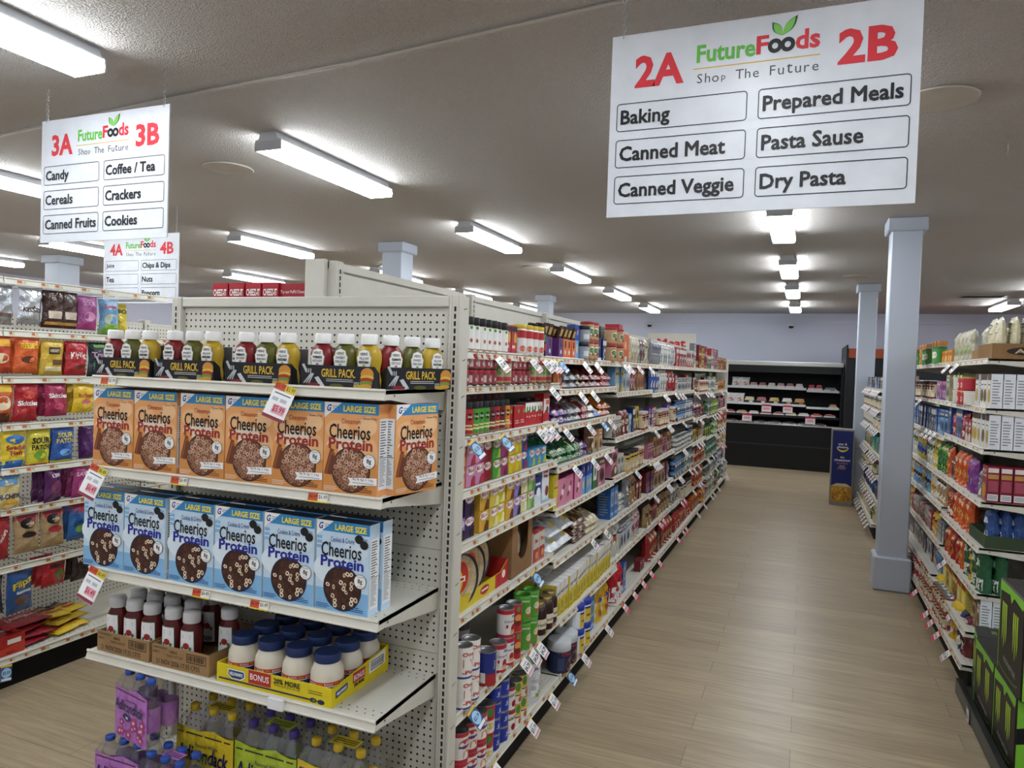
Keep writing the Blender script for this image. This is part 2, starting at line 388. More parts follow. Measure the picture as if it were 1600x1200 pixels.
def vent():
    a = G(); a.box(-.3, .3, -.16, .16, -.012, 0, '8e877d', 'paint')
    for i in range(6): a.box(-.27, .27, -.13 + i * .045, -.115 + i * .045, -.016, -.012, '3c3a37', 'matte')
    return a
place('vent', vent, 'ceiling_vent', (2.45, 13.0, CZ), 0, 'grey slatted air vent in the ceiling over the right shelving', 'vent')
def seccam():
    a = G(); a.lathe([(.01, 0), (.06, 0), (.06, .03), (.05, .035)], 'd8d8d8', 'gloss', 18); b = G()
    b.lathe([(.05, 0), (.047, -.03), (.03, -.045), (.005, -.05)], '16161a', 'gloss', 18); return [('mount', a), ('dome', b)]
for x, l in ((-3.34, 'small black dome camera on the back wall above the meat sign'), (-.34, 'small black dome camera on the back wall above the meat case')):
    o = place('cam', seccam, 'dome_camera', (x, RY1 - .12, 2.80), 0, l, 'camera')
    g = G(); g.box(-.03, .03, .0, .12, .0, .03, 'c8c8c8', 'paint'); part('bracket', g, o)
g = G(); g.lathe([(.01, 0), (.085, 0), (.08, .02), (.06, .26), (.01, .28)], 'b9c0cc', 'gloss', 20)
o = thing('access_point', (1.17, 11.6, 2.46), 0, 'white tapered network device with a cyan light ring above the right shelving', 'network device')
part('shell', g, o); g = G(); g.lathe([(.02, -.02), (.084, -.02), (.085, 0), (.02, 0)], '20d0d0', 'cyan_glow', 20); part('light_ring', g, o, label='glowing cyan ring')
g = G(); g.tube([(0, 0, .27), (0, 0, CZ - 2.46)], .012, 'b9c0cc'); part('drop_rod', g, o)

# ------------------------------------------------------------------ aisle signs
RED, GREEN, INK = 'd02f3a', '62b345', '14161a'
def sign(loc, w, h, a, b, left, right, label, chain, yaw=0):
    o = thing('aisle_sign', loc, yaw, label, 'sign', 'hanging aisle signs')
    g = G(); g.box(-w / 2, w / 2, -.003, .003, 0, h, 'd3d7de', 'gloss'); M = FRONT(-.003)
    s = h / .61
    for t, x in ((a, -w * .325), (b, w * .345)):
        g.text(M, t, x, h * .79, w * .175, .106 * s, RED, grow=.035)
    W = w * .4; x0 = -W / 2 + .004; y = h * .845
    g.text(M, 'Future', x0 + W * .245, y, W * .49, .058 * s, GREEN, grow=.03)
    g.text(M, 'F', x0 + W * .545, y + .004, W * .10, .058 * s, RED, grow=.03)
    for q in (.645, .745):
        g.ring(M, x0 + W * q, y - .004, W * .058, W * .024, '16181a', n=20, sq=1.05)
    g.text(M, 'ds', x0 + W * .90, y + .006, W * .19, .062 * s, RED, grow=.03)
    for q, d, sc in ((.70, 2.15, .8), (.70, .95, 1.05)):   # two leaves over the letters
        px, py = x0 + W * q, y + .026 * s; L = .06 * s * sc; wd = .011 * s
        pts = [(px + L * t * math.cos(d) - k * wd * math.sin(PI * t) * math.sin(d), py + L * t * math.sin(d) + k * wd * math.sin(PI * t) * math.cos(d)) for t, k in [(i / 8, 1) for i in range(9)] + [(1 - i / 8, -1) for i in range(1, 8)]]
        g.poly(M, [(px + (u - px) * 1.18, py + (v - py) * 1.1) for u, v in pts], '1d5a24', .0012); g.poly(M, pts, '7cc75a', .0016)
    g.rect(M, x0 - .01, x0 + W, h * .765, h * .771, 'd8b14a')
    for i, ch in enumerate('Shop The Future'):
        if ch != ' ': g.text(M, ch, x0 + W * (i + .5) / 15, h * .715 + (.0 if ch in 'STFhtF' else (-.008 * s if ch == 'p' else -.006 * s)), None, (.03 if ch in 'STFht' else .021) * s, '4a4d52')
    for k, (col, x0_, x1_) in enumerate(((left, -w * .475, -w * .02), (right, w * .015, w * .475))):
        for i, t in enumerate(col):
            v1 = h * (.625 - i * .2); v0 = v1 - h * .155
            g.rframe(M, x0_, x1_, v0, v1, .012, .003, '2a2d33')
            dsc = any(c in 'gpyj&' for c in t); H = .06 * s if dsc else .047 * s
            W0 = text_geo(t, .02)[2] * H
            g.text(M, t, x0_ + .016 + min(W0, (x1_ - x0_) * .93) / 2, (v0 + v1) / 2 - (.007 if dsc else 0), min(W0, (x1_ - x0_) * .93), H, INK, bold=.027, grow=1e-6)
    part('board', g, o)
    for x in (-w * .46, w * .46):
        c = G(); n = int(chain / .022)
        for i in range(n):
            z = h - .01 + chain * (i + .5) / n
            P = [(.0065 * math.cos(t), 0, .0135 * math.sin(t)) for t in [j * PI / 4 for j in range(9)]]
            c.tube([(p[0], 0, p[2] + z) if i % 2 else (0, p[0], p[2] + z) for p in P], .0022, 'd0d3d6', 'metal', 5, cap=False)
        part('chain', c, o, (x, 0, 0))
sign((-.19, 2.42, 2.265), .93, .61, '2A', '2B', ['Baking', 'Canned Meat', 'Canned Veggie'], ['Prepared Meals', 'Pasta Sause', 'Dry Pasta'], 'large white hanging aisle sign reading 2A and 2B, baking and pasta', .195)
sign((-3.19, 2.5, 2.29), .86, .61, '3A', '3B', ['Candy', 'Cereals', 'Canned Fruits'], ['Coffee / Tea', 'Crackers', 'Cookies'], 'white hanging aisle sign reading 3A and 3B, candy and coffee', .17)
sign((-5.64, 4.82, 2.21), .93, .62, '4A', '4B', ['Juice', 'Tea', 'Soda'], ['Chips & Dips', 'Nuts', 'Popcorn'], 'small distant white hanging aisle sign reading 4A and 4B', .24)

# ------------------------------------------------------------------ shelving
def channel_g(W, seed, dense=1.0, lip=.031):
    """price channel along a shelf front with stuck-on labels"""
    g = G(); r = random.Random(seed)
    P = [(0, .004), (-.004, .003), (-.006, -.002), (-.002, -.006), (-.008, -lip + .006), (-.011, -lip + .004), (-.011, -lip), (0, -lip)]
    n = len(P); v = [(0, y, z) for y, z in P] + [(W, y, z) for y, z in P]
    g.grid(v, [(i, n + i, n + (i + 1) % n, (i + 1) % n) for i in range(n)] + [tuple(range(n)), tuple(range(n, 2 * n))[::-1]], 'cfccc0', 'paint')
    def M(u, v_, o): return (u, -.0045 - o - (-.006 - v_) * .21, v_)
    x = .02 + r.random() * .06
    while dense and x < W - .07:
        w = r.choice((.04, .045, .05)); z1, z0 = -.008, -lip + .008
        if r.random() < .25: w *= .7
        g.rect(M, x, x + w * .5, z0 + .004, z1, 'b8563a', .001); g.rect(M, x + w * .5, x + w, z0 + .004, z1, 'dcdad0', .001)
        g.rect(M, x, x + w, z0, z0 + .004, 'cdb955', .001)
        g.rect(M, x + w * .08, x + w * .42, z0 + .009, z1 - .006, '6d2418', .0014); g.rect(M, x + w * .58, x + w * .93, z0 + .008, z1 - .004, '3a4a3c', .0014)
        x += w + (r.random() * .14 + .01) / dense
    return g
def shelf_g(W, dp, holes=False, back=.075):
    g = G(); c = BEIGE
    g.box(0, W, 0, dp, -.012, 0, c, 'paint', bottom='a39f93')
    for x in (0, W - .004):
        P = [(0, 0), (dp, 0), (dp, -back), (dp - .02, -back), (.03, -.03), (0, -.03)]; n = len(P)
        v = [(x, y, z) for y, z in P] + [(x + .004, y, z) for y, z in P]
        g.grid(v, [tuple(range(n))[::-1], tuple(range(n, 2 * n))] + [(i, (i + 1) % n, n + (i + 1) % n, n + i) for i in range(n)], c, 'paint')
        g.disc(RIGHT(x + .004) if x else LEFT(x), .05 if x else -.05, -.017, .004, .004, '3b3934', n=8)
    if holes:
        M = TOP(0)
        for i in range(int(W / .03)):
            for row in (.03, .055, dp - .06, dp - .03):
                g.disc(M, .02 + i * .03 + (.015 if row in (.055, dp - .06) else 0), row, .0035, .0035, '34322e', n=6)
    return g
SHELF = {}
def shelf(parent, W, dp, loc, seed, holes=False, dense=1.0, name='shelf'):
    k = (W, dp, holes)
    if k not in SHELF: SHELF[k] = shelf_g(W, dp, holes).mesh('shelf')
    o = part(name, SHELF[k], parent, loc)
    k = ('ch', W, seed, dense)
    if k not in SHELF: SHELF[k] = channel_g(W, seed, dense).mesh('price_channel')
    part('price_channel', SHELF[k], o)
    return o
def upright_g(z0, z1, w=.05, d=.06):
    g = G(); g.cbox(-w / 2, w / 2, -d, 0, z0, z1, .003, BEIGE, 'paint'); M = FRONT(-d)
    z = z0 + .03
    while z < z1 - .03:
        g.rect(M, -.004, .004, z, z + .017, '171615'); z += .0254
    g.rect(M, -.0135, -.0125, z0, z1, '9a968a', .0003); g.rect(M, .0125, .0135, z0, z1, '9a968a', .0003)
    R = RIGHT(w / 2); r = random.Random(5); z = z1 - .05
    while z > z0 + .1:
        g.poly(R, [(-.045, z), (-.02, z + .006), (-.019, z + .009), (-.045, z + .004)], '55524b'); z -= .0254 * r.choice((6, 5, 7))
    return g

# the endcap
EX0, EY, EW = -2.425, 1.88, 1.25
endcap = thing('endcap_shelving', (EX0, EY, 0), 0, 'beige perforated endcap shelving stacked with cereal and condiments, facing the viewer', 'shelving')
def panel_g(W, zs, th=.02, holes=True):
    g = G()
    for z0, z1 in zip(zs, zs[1:]):
        g.box(0, W, 0, th, z0, z1 - .002, BEIGE, 'paint', )
        if holes: g.rect(FRONT(0), 0, W, z0 + .02, z1 - .02, BEIGE, .0006, 'pegboard')
    return g
part('back_panel', panel_g(1.235, [.16, .72, 1.09, 1.48, 1.945]), endcap, (.03, .385, 0))
part('top_rail', (lambda g: (g.cbox(.03, 1.265, .37, .41, 1.945, 1.985, .004, BEIGE, 'paint'), g)[1])(G()), endcap)
for x in (.005, 1.292): part('upright', upright_g(.02, 1.985), endcap, (x, .425, 0))
for i, z in enumerate((1.66, 1.33, .955, .645)): shelf(endcap, EW, .385, (0, 0, z), 900 + i, True, 0)
g = G(); g.box(0, EW, -.09, .385, .10, .155, BEIGE, 'paint'); M = TOP(.155)
for i in range(40):
    for y in (-.06, -.03, .33, .355): g.disc(M, .03 + i * .03, y, .0035, .0035, '34322e', n=6)
part('base_deck', g, endcap); g = G(); g.box(.02, EW - .02, -.06, -.03, 0, .10, '23211f', 'matte'); part('kick_plate', g, endcap)
# labels stuck on the endcap price channels
def sticker(px, z, a='$6.49', w=.075):
    g = G(); M = lambda u, v, o: (u, -.0065 - o - (-.006 - v) * .21, v)
    g.rect(M, -w / 2, 0, -.027, -.004, 'c9502c', .0015); g.rect(M, 0, w / 2, -.027, -.004, 'e6e4da', .0015); g.rect(M, -w / 2, w / 2, -.031, -.027, 'd8c238', .0015)
    g.text(M, a, w * .25, -.014, w * .42, .014, '23301f', .002); g.text(M, a, -w * .25, -.014, w * .4, .012, '6d2418', .002)
    return g
for i, (x, z, a) in enumerate(((.09, 1.66, '$5.99'), (.44, 1.33, '$6.49'), (1.02, 1.33, '$6.49'), (.55, .955, '$6.49'), (.80, .955, '$6.49'))):
    part('price_sticker', sticker(x, z, a), endcap, (x, 0, z), label='red and white price sticker')
part('channel_clip', (lambda g: (g.cbox(-.03, .03, -.02, -.005, -.034, .004, .002, 'dfe2e6', 'gloss'), g)[1])(G()), endcap, (.88, 0, .645))

# hanging price cards
def price_card(kind, price):
    def mk():
        g = G(); w, h = .056, .08; M = FRONT(0, 0, -h)
        g.box(-w / 2, w / 2, 0, .0008, -h, 0, 'e8e9ea', 'gloss')
        if kind == 'blue':
            g.rect(M, -w / 2, w / 2, 0, h, '2c4f86'); g.disc(M, 0, h * .52, w * .44, w * .44, '9cc6e8', .001); g.text(M, price, 0, h * .52, w * .66, .016, '16233a', .0015, .03)
            g.rect(M, -w * .45, w * .45, .004, .016, 'e8e9ea', .001); g.rect(M, -w / 2, w / 2, h - .01, h, 'd8b53a', .001)
        elif kind == 'pink':
            g.rect(M, -w / 2, w / 2, 0, h * .3, 'c64a63'); g.rect(M, -w * .42, w * .42, h * .36, h * .62, 'efc3c8', .001); g.text(M, price, 0, h * .5, w * .8, .02, 'a01f35', .0015, .02); g.rect(M, -w / 2, w / 2, h * .82, h, 'c9502c', .001)
        else:
            g.text(M, price, 0, h * .42, w * .8, .024, '17181a', .001, .03); g.rect(M, -w / 2, w / 2, .004, .014, 'cf9aa0')
            g.rect(M, -w / 2, 0, h * .9, h, 'b8563a'); g.rect(M, 0, w / 2, h * .9, h, 'cdb955'); g.rect(M, -w * .3, w * .3, h * .66, h * .7, '6c6c6c')
        return g
    return mk
def endcard(x, z, price, label):
    def mk():
        g = G(); w, h = .085, .118; M = FRONT(0, 0, -h); g.box(-w / 2, w / 2, 0, .0008, -h, 0, 'eceef0', 'gloss')
        g.rect(M, -w / 2, 0, h * .8, h, 'c9502c'); g.rect(M, 0, w / 2, h * .8, h, 'd8c238'); g.text(M, price, -w * .25, h * .9, w * .4, .016, '6d2418', .001); g.text(M, price, w * .25, h * .9, w * .4, .016, '23301f', .001)
        g.rect(M, -w * .38, w * .38, h * .7, h * .73, '55585c'); g.rect(M, -w * .38, -w * .1, h * .5, h * .6, 'b9bcc4'); g.rect(M, 0, w * .3, h * .5, h * .6, 'b9bcc4')
        g.rect(M, -w * .2, w * .4, h * .17, h * .42, 'e6a7b4'); g.text(M, price, w * .1, h * .295, w * .54, .024, 'a01f35', .001, .02)
        g.rect(M, -w / 2, w / 2, 0, h * .09, '8a3040'); return g
    place('ec' + price, mk, 'price_card', (x, EY - .016, z + .002), 0, label, 'price card', tilt=(-.28, .28))
endcard(-1.53, 1.66, '$5.99', 'white price card hanging below the grill packs, tilted, reading $5.99')
endcard(-2.36, 1.33, '$6.49', 'white price card hanging from the orange cereal shelf, reading $6.49')
endcard(-2.355, .955, '$6.49', 'white price card hanging from the blue cereal shelf, reading $6.49')

# the centre gondola, bay by bay; seen from its aisle a bay runs along local x, front at y = 0
BAYS = []
GX, GY, BW = -1.177, 2.32, 1.218
ZS = [[1.80, 1.667, 1.472, 1.273, 1.07, .79, .468], [1.80, 1.634, 1.446, 1.231, 1.004, .735, .438], [1.80, 1.593, 1.285, 1.015, .73, .44],
      [1.80, 1.56, 1.27, .99, .71, .43], [1.80, 1.55, 1.26, .96, .69, .42], [1.80, 1.52, 1.21, .93, .66, .41], [1.80, 1.5, 1.19, .9, .64, .4], [1.80, 1.50, 1.22, .94, .66, .4]]
def bay(name, label, origin, rz, zs, W, dp, top, seed, back='paint', endpost=None, topz=None, base_y=-.055, group=None):
    o = thing(name, origin, rz, label, 'shelving', group)
    g = G(); g.box(.001, W - .001, dp + .012, dp + .04, .1, top, BEIGE, 'paint'); g.box(.001, W - .001, dp + .005, dp + .045, top - .03, top, BEIGE, 'paint'); g.rect(FRONT(dp + .005), .001, W - .001, top - .034, top - .03, '77736a')
    part('back_panel', g, o)
    g = upright_g(.02, top); part('upright', g, o, (.026, dp + .03, 0))
    for i, z in enumerate(zs):
        yy = -.045 if (len(zs) == 7 and i == 6) else 0
        shelf(o, W - .006, dp - yy, (.003, yy, z), seed + i % 4, i >= 5, (2.0 if i < 3 else 1.3) if seed < 30 else .8)
    shelf(o, W - .006, dp - base_y, (.003, base_y, .155), seed + 3, True, 1.0, 'base_deck')
    g = G(); g.box(0, W, base_y + .03, base_y + .05, 0, .122, '1f1d1c', 'matte'); part('kick_plate', g, o)
    return o
for i in range(8):
    lab = f'beige shelving bay in the centre run, {nth(i)} from the cereal endcap'
    BAYS.append(bay('gondola_bay', lab, (GX, GY + BW * i, 0), PI / 2, ZS[i], BW, .54, 2.13, 10 * i, group='centre shelving bays'))
# slotted end post of the tall spine, above the endcap
g = G(); g.cbox(-.022, .0, .548, .64, .02, 2.135, .003, BEIGE, 'paint'); part('end_post', g, BAYS[0])
# far side of the same spine: back panel and a top shelf with red cartons
o = thing('gondola_bay', (-2.343, GY + BW, 0), -PI / 2, 'beige shelving bay behind the endcap, on the candy side, holding red cracker cartons', 'shelving')
for z in (1.85, 1.45, 1.05, .65): shelf(o, BW - .006, .53, (.003, 0, z), 77, False, 1)
g = G(); g.box(0, BW, .53, .543, .1, 2.12, BEIGE, 'paint'); part('back_panel', g, o)
g = G(); g.box(0, BW, 0, .52, 0, .155, BEIGE, 'paint', front='1f1d1c'); part('base_deck', g, o)
# end post at the far end of the run
g = upright_g(.02, 1.98); g.cbox(-.55, .55, -.02, 0, .1, 1.98, .003, BEIGE, 'paint')
o = thing('gondola_end_panel', (-1.72, GY + 8 * BW + .05, 0), PI, 'beige end panel closing the far end of the centre shelving', 'panel'); part('panel', g, o)

# right hand shelving
RXF = .93
RZ = [[1.879, 1.604, 1.376, 1.082, .824, .567, .345], [1.879, 1.604, 1.35, 1.08, .85, .58, .36], [1.879, 1.6, 1.35, 1.08, .84, .58, .36]]
RB = [bay('gondola_bay', lab, (RXF, 4.70 + BW * (i + 1), 0), -PI / 2, RZ[i], BW, .5, 1.9, 200 + 10 * i, group='right shelving bays') for i, lab in enumerate(('beige shelving bay on the right, nearest behind the energy drink boxes', 'beige shelving bay on the right, beside the near column', 'beige shelving bay on the right, just beyond the near column'))]
FZ = [1.63, 1.41, 1.19, .885, .665, .385]
FB = [bay('gondola_bay', f'beige shelving bay seen between the two right columns, {nth(i)} from the far end', (.775, 7.55 + BW * (3 - i), 0), -PI / 2, FZ, BW, .5, 1.75, 300 + 10 * i, group='right shelving bays') for i in range(2)]

# candy shelving: crossbars with hooks in front of a perforated panel
CX = -3.745; CZS = [2.107, 1.844, 1.605, 1.364, 1.138, .93, .635]
CAND = []
g = G(); g.tube([(0, .44, -.028), (0, .04, -.03), (0, .02, -.02)], .0025, '8d8f92', 'metal', 5); HOOK = g.mesh('peg_hook')
for i, (y0, lab) in enumerate(((1.18, 'candy shelving bay at the left picture edge, partly outside'), (2.40, 'candy shelving bay with hanging bags, left of the cereal endcap'), (3.62, 'nearly empty perforated bay behind the endcap on the candy run'))):
    o = thing('candy_rack', (CX, y0, 0), PI / 2, lab, 'shelving', 'candy shelving bays'); CAND.append(o)
    g = G()
    for z0, z1 in ((.16, .7), (.7, 1.1), (1.1, 1.5), (1.5, 1.96)):
        g.box(.001, 1.217, .45, .47, z0, z1 - .003, BEIGE, 'paint'); g.rect(FRONT(.45), .002, 1.216, z0 + .015, z1 - .018, BEIGE, .0006, 'pegboard')
    part('back_panel', g, o)
    part('upright', upright_g(.02, 1.98), o, (.026, .5, 0))
    for j, z in enumerate(CZS if i < 2 else []):
        if i == 1 and j == 0: W = 1.0
        else: W = 1.212
        g = channel_g(W, 500 + j + 10 * i, .9); g.tube([(.05, 0, -.02), (.05, .45, -.02)], .006, BEIGE, 'paint', 6); g.tube([(W - .05, 0, -.02), (W - .05, .45, -.02)], .006, BEIGE, 'paint', 6)
        b = part('crossbar', g, o, (.003, 0, z))
    if i < 2:
        for j, z in enumerate(CZS):
            for q in range(8): part('peg_hook', HOOK, o, (.08 + q * .145, 0, z))
    shelf(o, 1.212, .5, (.003, 0, .16), 560 + i, True, 1, 'base_deck')
    g = G(); g.box(0, 1.218, .02, .04, 0, .125, '161514', 'matte'); part('kick_plate', g, o)
# ------------------------------------------------------------------ product builders (front faces -y, base at z = 0, centred in x)
def bowl(g, M, u, v, R, rim, c1, c2, seed, n=64):
    r = random.Random(seed)
    g.disc(M, u, v, R * 1.06, R * 1.06, rim, .0006, n=26); g.disc(M, u, v, R, R, c2, .0008, n=26)
    for i in range(n):
        a = i * 2.39996; d = R * .9 * math.sqrt((i + .5) / n); c = r.choice(c1); s = R * r.uniform(.11, .14)
        g.ring(M, u + d * math.cos(a), v + d * math.sin(a), s, s * .42, c, .001 + .00002 * (i % 9), n=8, rot=r.random() * 3, sq=r.uniform(.65, 1))
def cereal(kind):
    def mk():
        W, H, T = .2, .285, .055; h = W / 2; g = G()
        org = kind == 'o'
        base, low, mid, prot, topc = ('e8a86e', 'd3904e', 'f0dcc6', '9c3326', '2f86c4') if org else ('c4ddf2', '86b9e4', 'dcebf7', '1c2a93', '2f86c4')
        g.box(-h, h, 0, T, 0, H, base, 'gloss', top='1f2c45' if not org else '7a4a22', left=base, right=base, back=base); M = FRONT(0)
        if org:
            for u, v, a, b, c in ((-.05, .2, .045, .03, 'edb884'), (.06, .215, .035, .03, 'f0c494'), (.0, .15, .09, .035, mid), (.07, .13, .03, .05, 'edb884'), (-.07, .1, .03, .06, 'df9c5c')): g.disc(M, u, v, a, b, c, .0003)
            g.rect(M, -h, h, 0, .05, low, .0004); g.poly(M, [(-h, .05), (h, .05), (h, .1), (.05, .08), (-h, .06)], low, .0004)
            for k in range(3): g.poly(M, [(-.097 + k * .006, .06), (-.085 + k * .008, .055), (-.06 + k * .004, .135 - k * .01), (-.075 + k * .003, .14 - k * .01)], ('7d4326', '92552f', '6d3820')[k], .0005 + k * .0001)
        else:
            g.rect(M, -h, h, 0, .07, low, .0003); g.disc(M, -.03, .13, .08, .05, mid, .0004); g.disc(M, .05, .2, .045, .03, 'd2e5f5', .0004)
            for k in range(3): g.rect(M, -.098, -.078, .195 + k * .015, .205 + k * .015, '86b4de', .0004)
            for u, v in ((.062, .238), (.081, .222)): g.disc(M, u, v, .0155, .014, '17181c', .0019, n=16); g.ring(M, u, v, .0115, .01, '2e3036', .001)
        # size band with the corner badge
        g.rect(M, -h, h, H - .034, H, topc, .0006); g.poly(M, [(-h, H), (-h, H - .05), (-.035, H)], 'f1f3f5', .0009)
        g.text(M, 'G', -.083, H - .018, .016, .022, '24408f', .0012, .05, shear=.2); g.rect(M, -.07, -.05, H - .014, H - .011, '9fa8c4', .0012); g.rect(M, -.07, -.055, H - .02, H - .017, '9fa8c4', .0012)
        g.text(M, 'LARGE SIZE', .03, H - .018, .118, .02, 'f0dc3c', .0012, .06)
        g.text(M, 'Gluten Free', .068, H - .045, .05, .007, '5b2d20' if org else '2d3f74', .0012)
        g.text(M, 'Cinnamon' if org else 'Cookies & Crème', 0, H - .057, .07 if org else .09, .016, 'a4412c' if org else '22357f', .0011, .005)
        g.text(M, 'Cheerios', -.004, H - .09, .152, .046, '121214', .0012, grow=.016)
        g.text(M, 'Protein', .0, H - .1285, .162, .036, prot, .0013, grow=.03)
        bowl(g, M, .003, .076, .068, '2a2019' if org else '1c2440', ['b08468', 'c49a80', '9a6c54', 'cfa890'] if org else ['4a2a22', '3b211b', '5a352a', 'd9c3a6', 'e6d4ba', '4a2a22'], '66402f' if org else '3a2019', 5)
        u, v = .07, .107
        g.disc(M, u, v, .023, .023, '23252a', .0016, n=22); g.disc(M, u, v, .0215, .0215, 'f2f3f4', .0018, n=22)
        g.text(M, '8g', u, v, .017, .018, '17181a', .0022, .03); g.text(M, 'PROTEIN', u, v + .0145, .022, .004, '17181a', .0022); g.text(M, 'PER SERVING', u, v - .015, .02, .003, '17181a', .0022)
        if org:
            g.poly(M, [(-.005, .052), (.1, .058), (.1, .036), (-.005, .028), (.003, .04)], 'f2f3f4', .0016); g.text(M, '8g & 6g + 14g', .05, .049, .075, .008, '3a3c40', .002); g.rect(M, .012, .09, .0375, .0395, '9a9ca0', .002)
        r = random.Random(3); g.lines(M, -.095, -.03, .006, .022, 3, 'e9d8c4' if org else '27477c', .0016, .4, r); g.lines(M, .03, .095, .008, .026, 3, '7a3d17' if org else '27477c', .0016, .4, r)
        for S, u0 in ((RIGHT(h), .004), (LEFT(-h), -T + .004)):
            g.rect(S, u0, u0 + T - .008, .02, H - .045, 'eef0f2', .0005); g.lines(S, u0 + .005, u0 + T - .015, .12, H - .05, 14, '3b3d42', .0009, .35, r); g.lines(S, u0 + .005, u0 + T - .015, .03, .115, 16, '85888f', .0009, .4, r); g.rect(S, u0 + .003, u0 + T - .01, .118, .12, '17181a', .001)
        return g
    return mk
def squeeze(col, cap='f0f0ef', h=.142, R=.0445):
    """flattened squeeze bottle with a waist; returns bottle body and cap"""
    a = G(); pr = [(.001, .001), (R * .9, .0), (R * .98, .006), (R, .03), (R * .88, .05), (R * .9, .066), (R * 1.0, .088), (R * .99, .108), (R * .84, .126), (R * .56, .136), (R * .52, h)]
    a.lathe(pr, col, 'gloss', 22, sy=.62)
    b = G(); b.lathe([(.026, h - .003), (.027, h), (.0265, h + .024), (.024, h + .03), (.001, h + .0305)], cap, 'card', 22); return a, b
def grill_pack():
    out = []
    for x, c, n1, n2, lc in ((-.088, '7d1f24', 'TOMATO', 'KETCHUP', 'b5382e'), (0, '5b5a22', 'SWEET', 'RELISH', '7c8b3b'), (.088, 'b99a2c', 'YELLOW', 'MUSTARD', 'caa63a')):
        a, b = squeeze(c); g = G()
        for v in (a, b): v.v = [(p[0] + x, p[1] + .035, p[2]) for p in v.v]
        M = FRONT(.0085, x)
        P = [(-.02, .068), (.02, .068), (.025, .098), (.02, .103), (.017, .116), (0, .122), (-.017, .116), (-.02, .103), (-.025, .098)]
        g.poly(M, [(u * 1.1, (v - .1) * 1.08 + .1) for u, v in P], 'c9c6b8', .001); g.poly(M, P, 'f3f3f1', .0016)
        g.text(M, 'HEINZ', 0, .109, .028, .008, '1f2022', .0022, .03); g.text(M, n1, 0, .095, .036, .0075, '1f2022', .0022, .03); g.text(M, n2, 0, .083, .036, .0075, '1f2022', .0022, .03); g.disc(M, 0, .073, .006, .0025, lc, .0022, n=10)
        out.append(('bottle', a, [('cap', b), ('label', g)]))
    s = G(); h = .137
    # printed card sleeve: low front band, tall back, with sloping clear grey sides
    s.box(-h, h, -.0085, -.0065, .0, .07, '1b1c20', 'gloss'); s.box(-h, h, .074, .076, 0, .12, '66666a', 'gloss')
    for x in (-h, h):
        P = [(-.0075, .0), (.03, 0), (.024, .02), (.02, .05), (-.0075, .07)]
        s.face([(x, y, z) for y, z in P], '1b1c20', 'gloss')
    M = FRONT(-.0085)
    s.text(M, 'GRILL PACK.', .005, .046, .128, .027, 'd9b53c', .001, .03); s.lines(M, -.04, .06, .018, .029, 2, 'c9c9c9', .001, .35)
    for k in range(3):   # fork and spatula
        s.poly(M, [(-.128 + k * .01, .012), (-.125 + k * .01, .01), (-.095 + k * .004, .042), (-.1 + k * .004, .044)], 'b9bcc0', .001)
    s.poly(M, [(-.135, .07), (-.126, .074), (-.112, .05), (-.12, .046)], 'b9bcc0', .0012); s.poly(M, [(-.085, .03), (-.07, .034), (-.045, .004), (-.062, .0)], 'c4c7cb', .0012)
    for k in range(3): s.rect(M, -.118 + k * .008, -.114 + k * .008, .044, .058, 'b9bcc0', .0013)
    for u, v, a, b, c in ((.112, .046, .024, .02, 'c98a3a'), (.112, .036, .025, .008, 'd8b23c'), (.11, .028, .025, .008, 'a33327'), (.108, .018, .024, .008, '6f8c34'), (.108, .009, .022, .007, 'c98a3a')): s.disc(M, u, v, a, b, c, .0012, n=14)
    s.rect(M, .062, .085, .004, .022, '3d4046', .0012); s.lines(M, .064, .083, .005, .021, 4, 'b5b5b5', .0015)
    for u, c in ((-.088, '7d1f24'), (0, '5b5a22'), (.088, 'b99a2c')): s.disc(M, u, .0065, .026, .0065, c, .0016, n=14)
    out.append(('sleeve', s)); return out
def ketchup():
    a = G(); R = .041
    a.lathe([(.001, 0), (R * .95, 0), (R, .01), (R * .92, .055), (R * .98, .105), (R * .9, .13), (R * .62, .15), (R * .6, .158)], '5a1518', 'gloss', 24, sy=.72)
    b = G(); b.lathe([(R * .72, .152), (R * .76, .156), (R * .76, .182), (R * .68, .19), (.001, .191)], 'd3d4d8', 'card', 24, sy=.9)
    g = G(); M = CYL(R * 1.02, 0, 0, 1, .72)
    def MM(u, v, o): return M(u * (1 + (.13 - v) * 1.4), v, o)
    g.rect(MM, -.029, .029, .012, .13, '3c5a40', .0008, nu=6); g.rect(MM, -.026, .026, .015, .127, 'e7e8ea', .0014, nu=6)
    g.text(MM, 'HEINZ', 0, .028, .036, .018, '26272a', .002, .03, rot=PI); g.disc(MM, 0, .075, .0115, .0115, 'a02a26', .0018, n=14)
    for k in (-1, 1): g.disc(MM, k * .014, .066, .005, .007, '4e7a48', .0019, n=8)
    g.lines(MM, -.014, .014, .1, .116, 2, '6a6c70', .0018)
    return [('bottle', a), ('cap', b), ('label', g)]
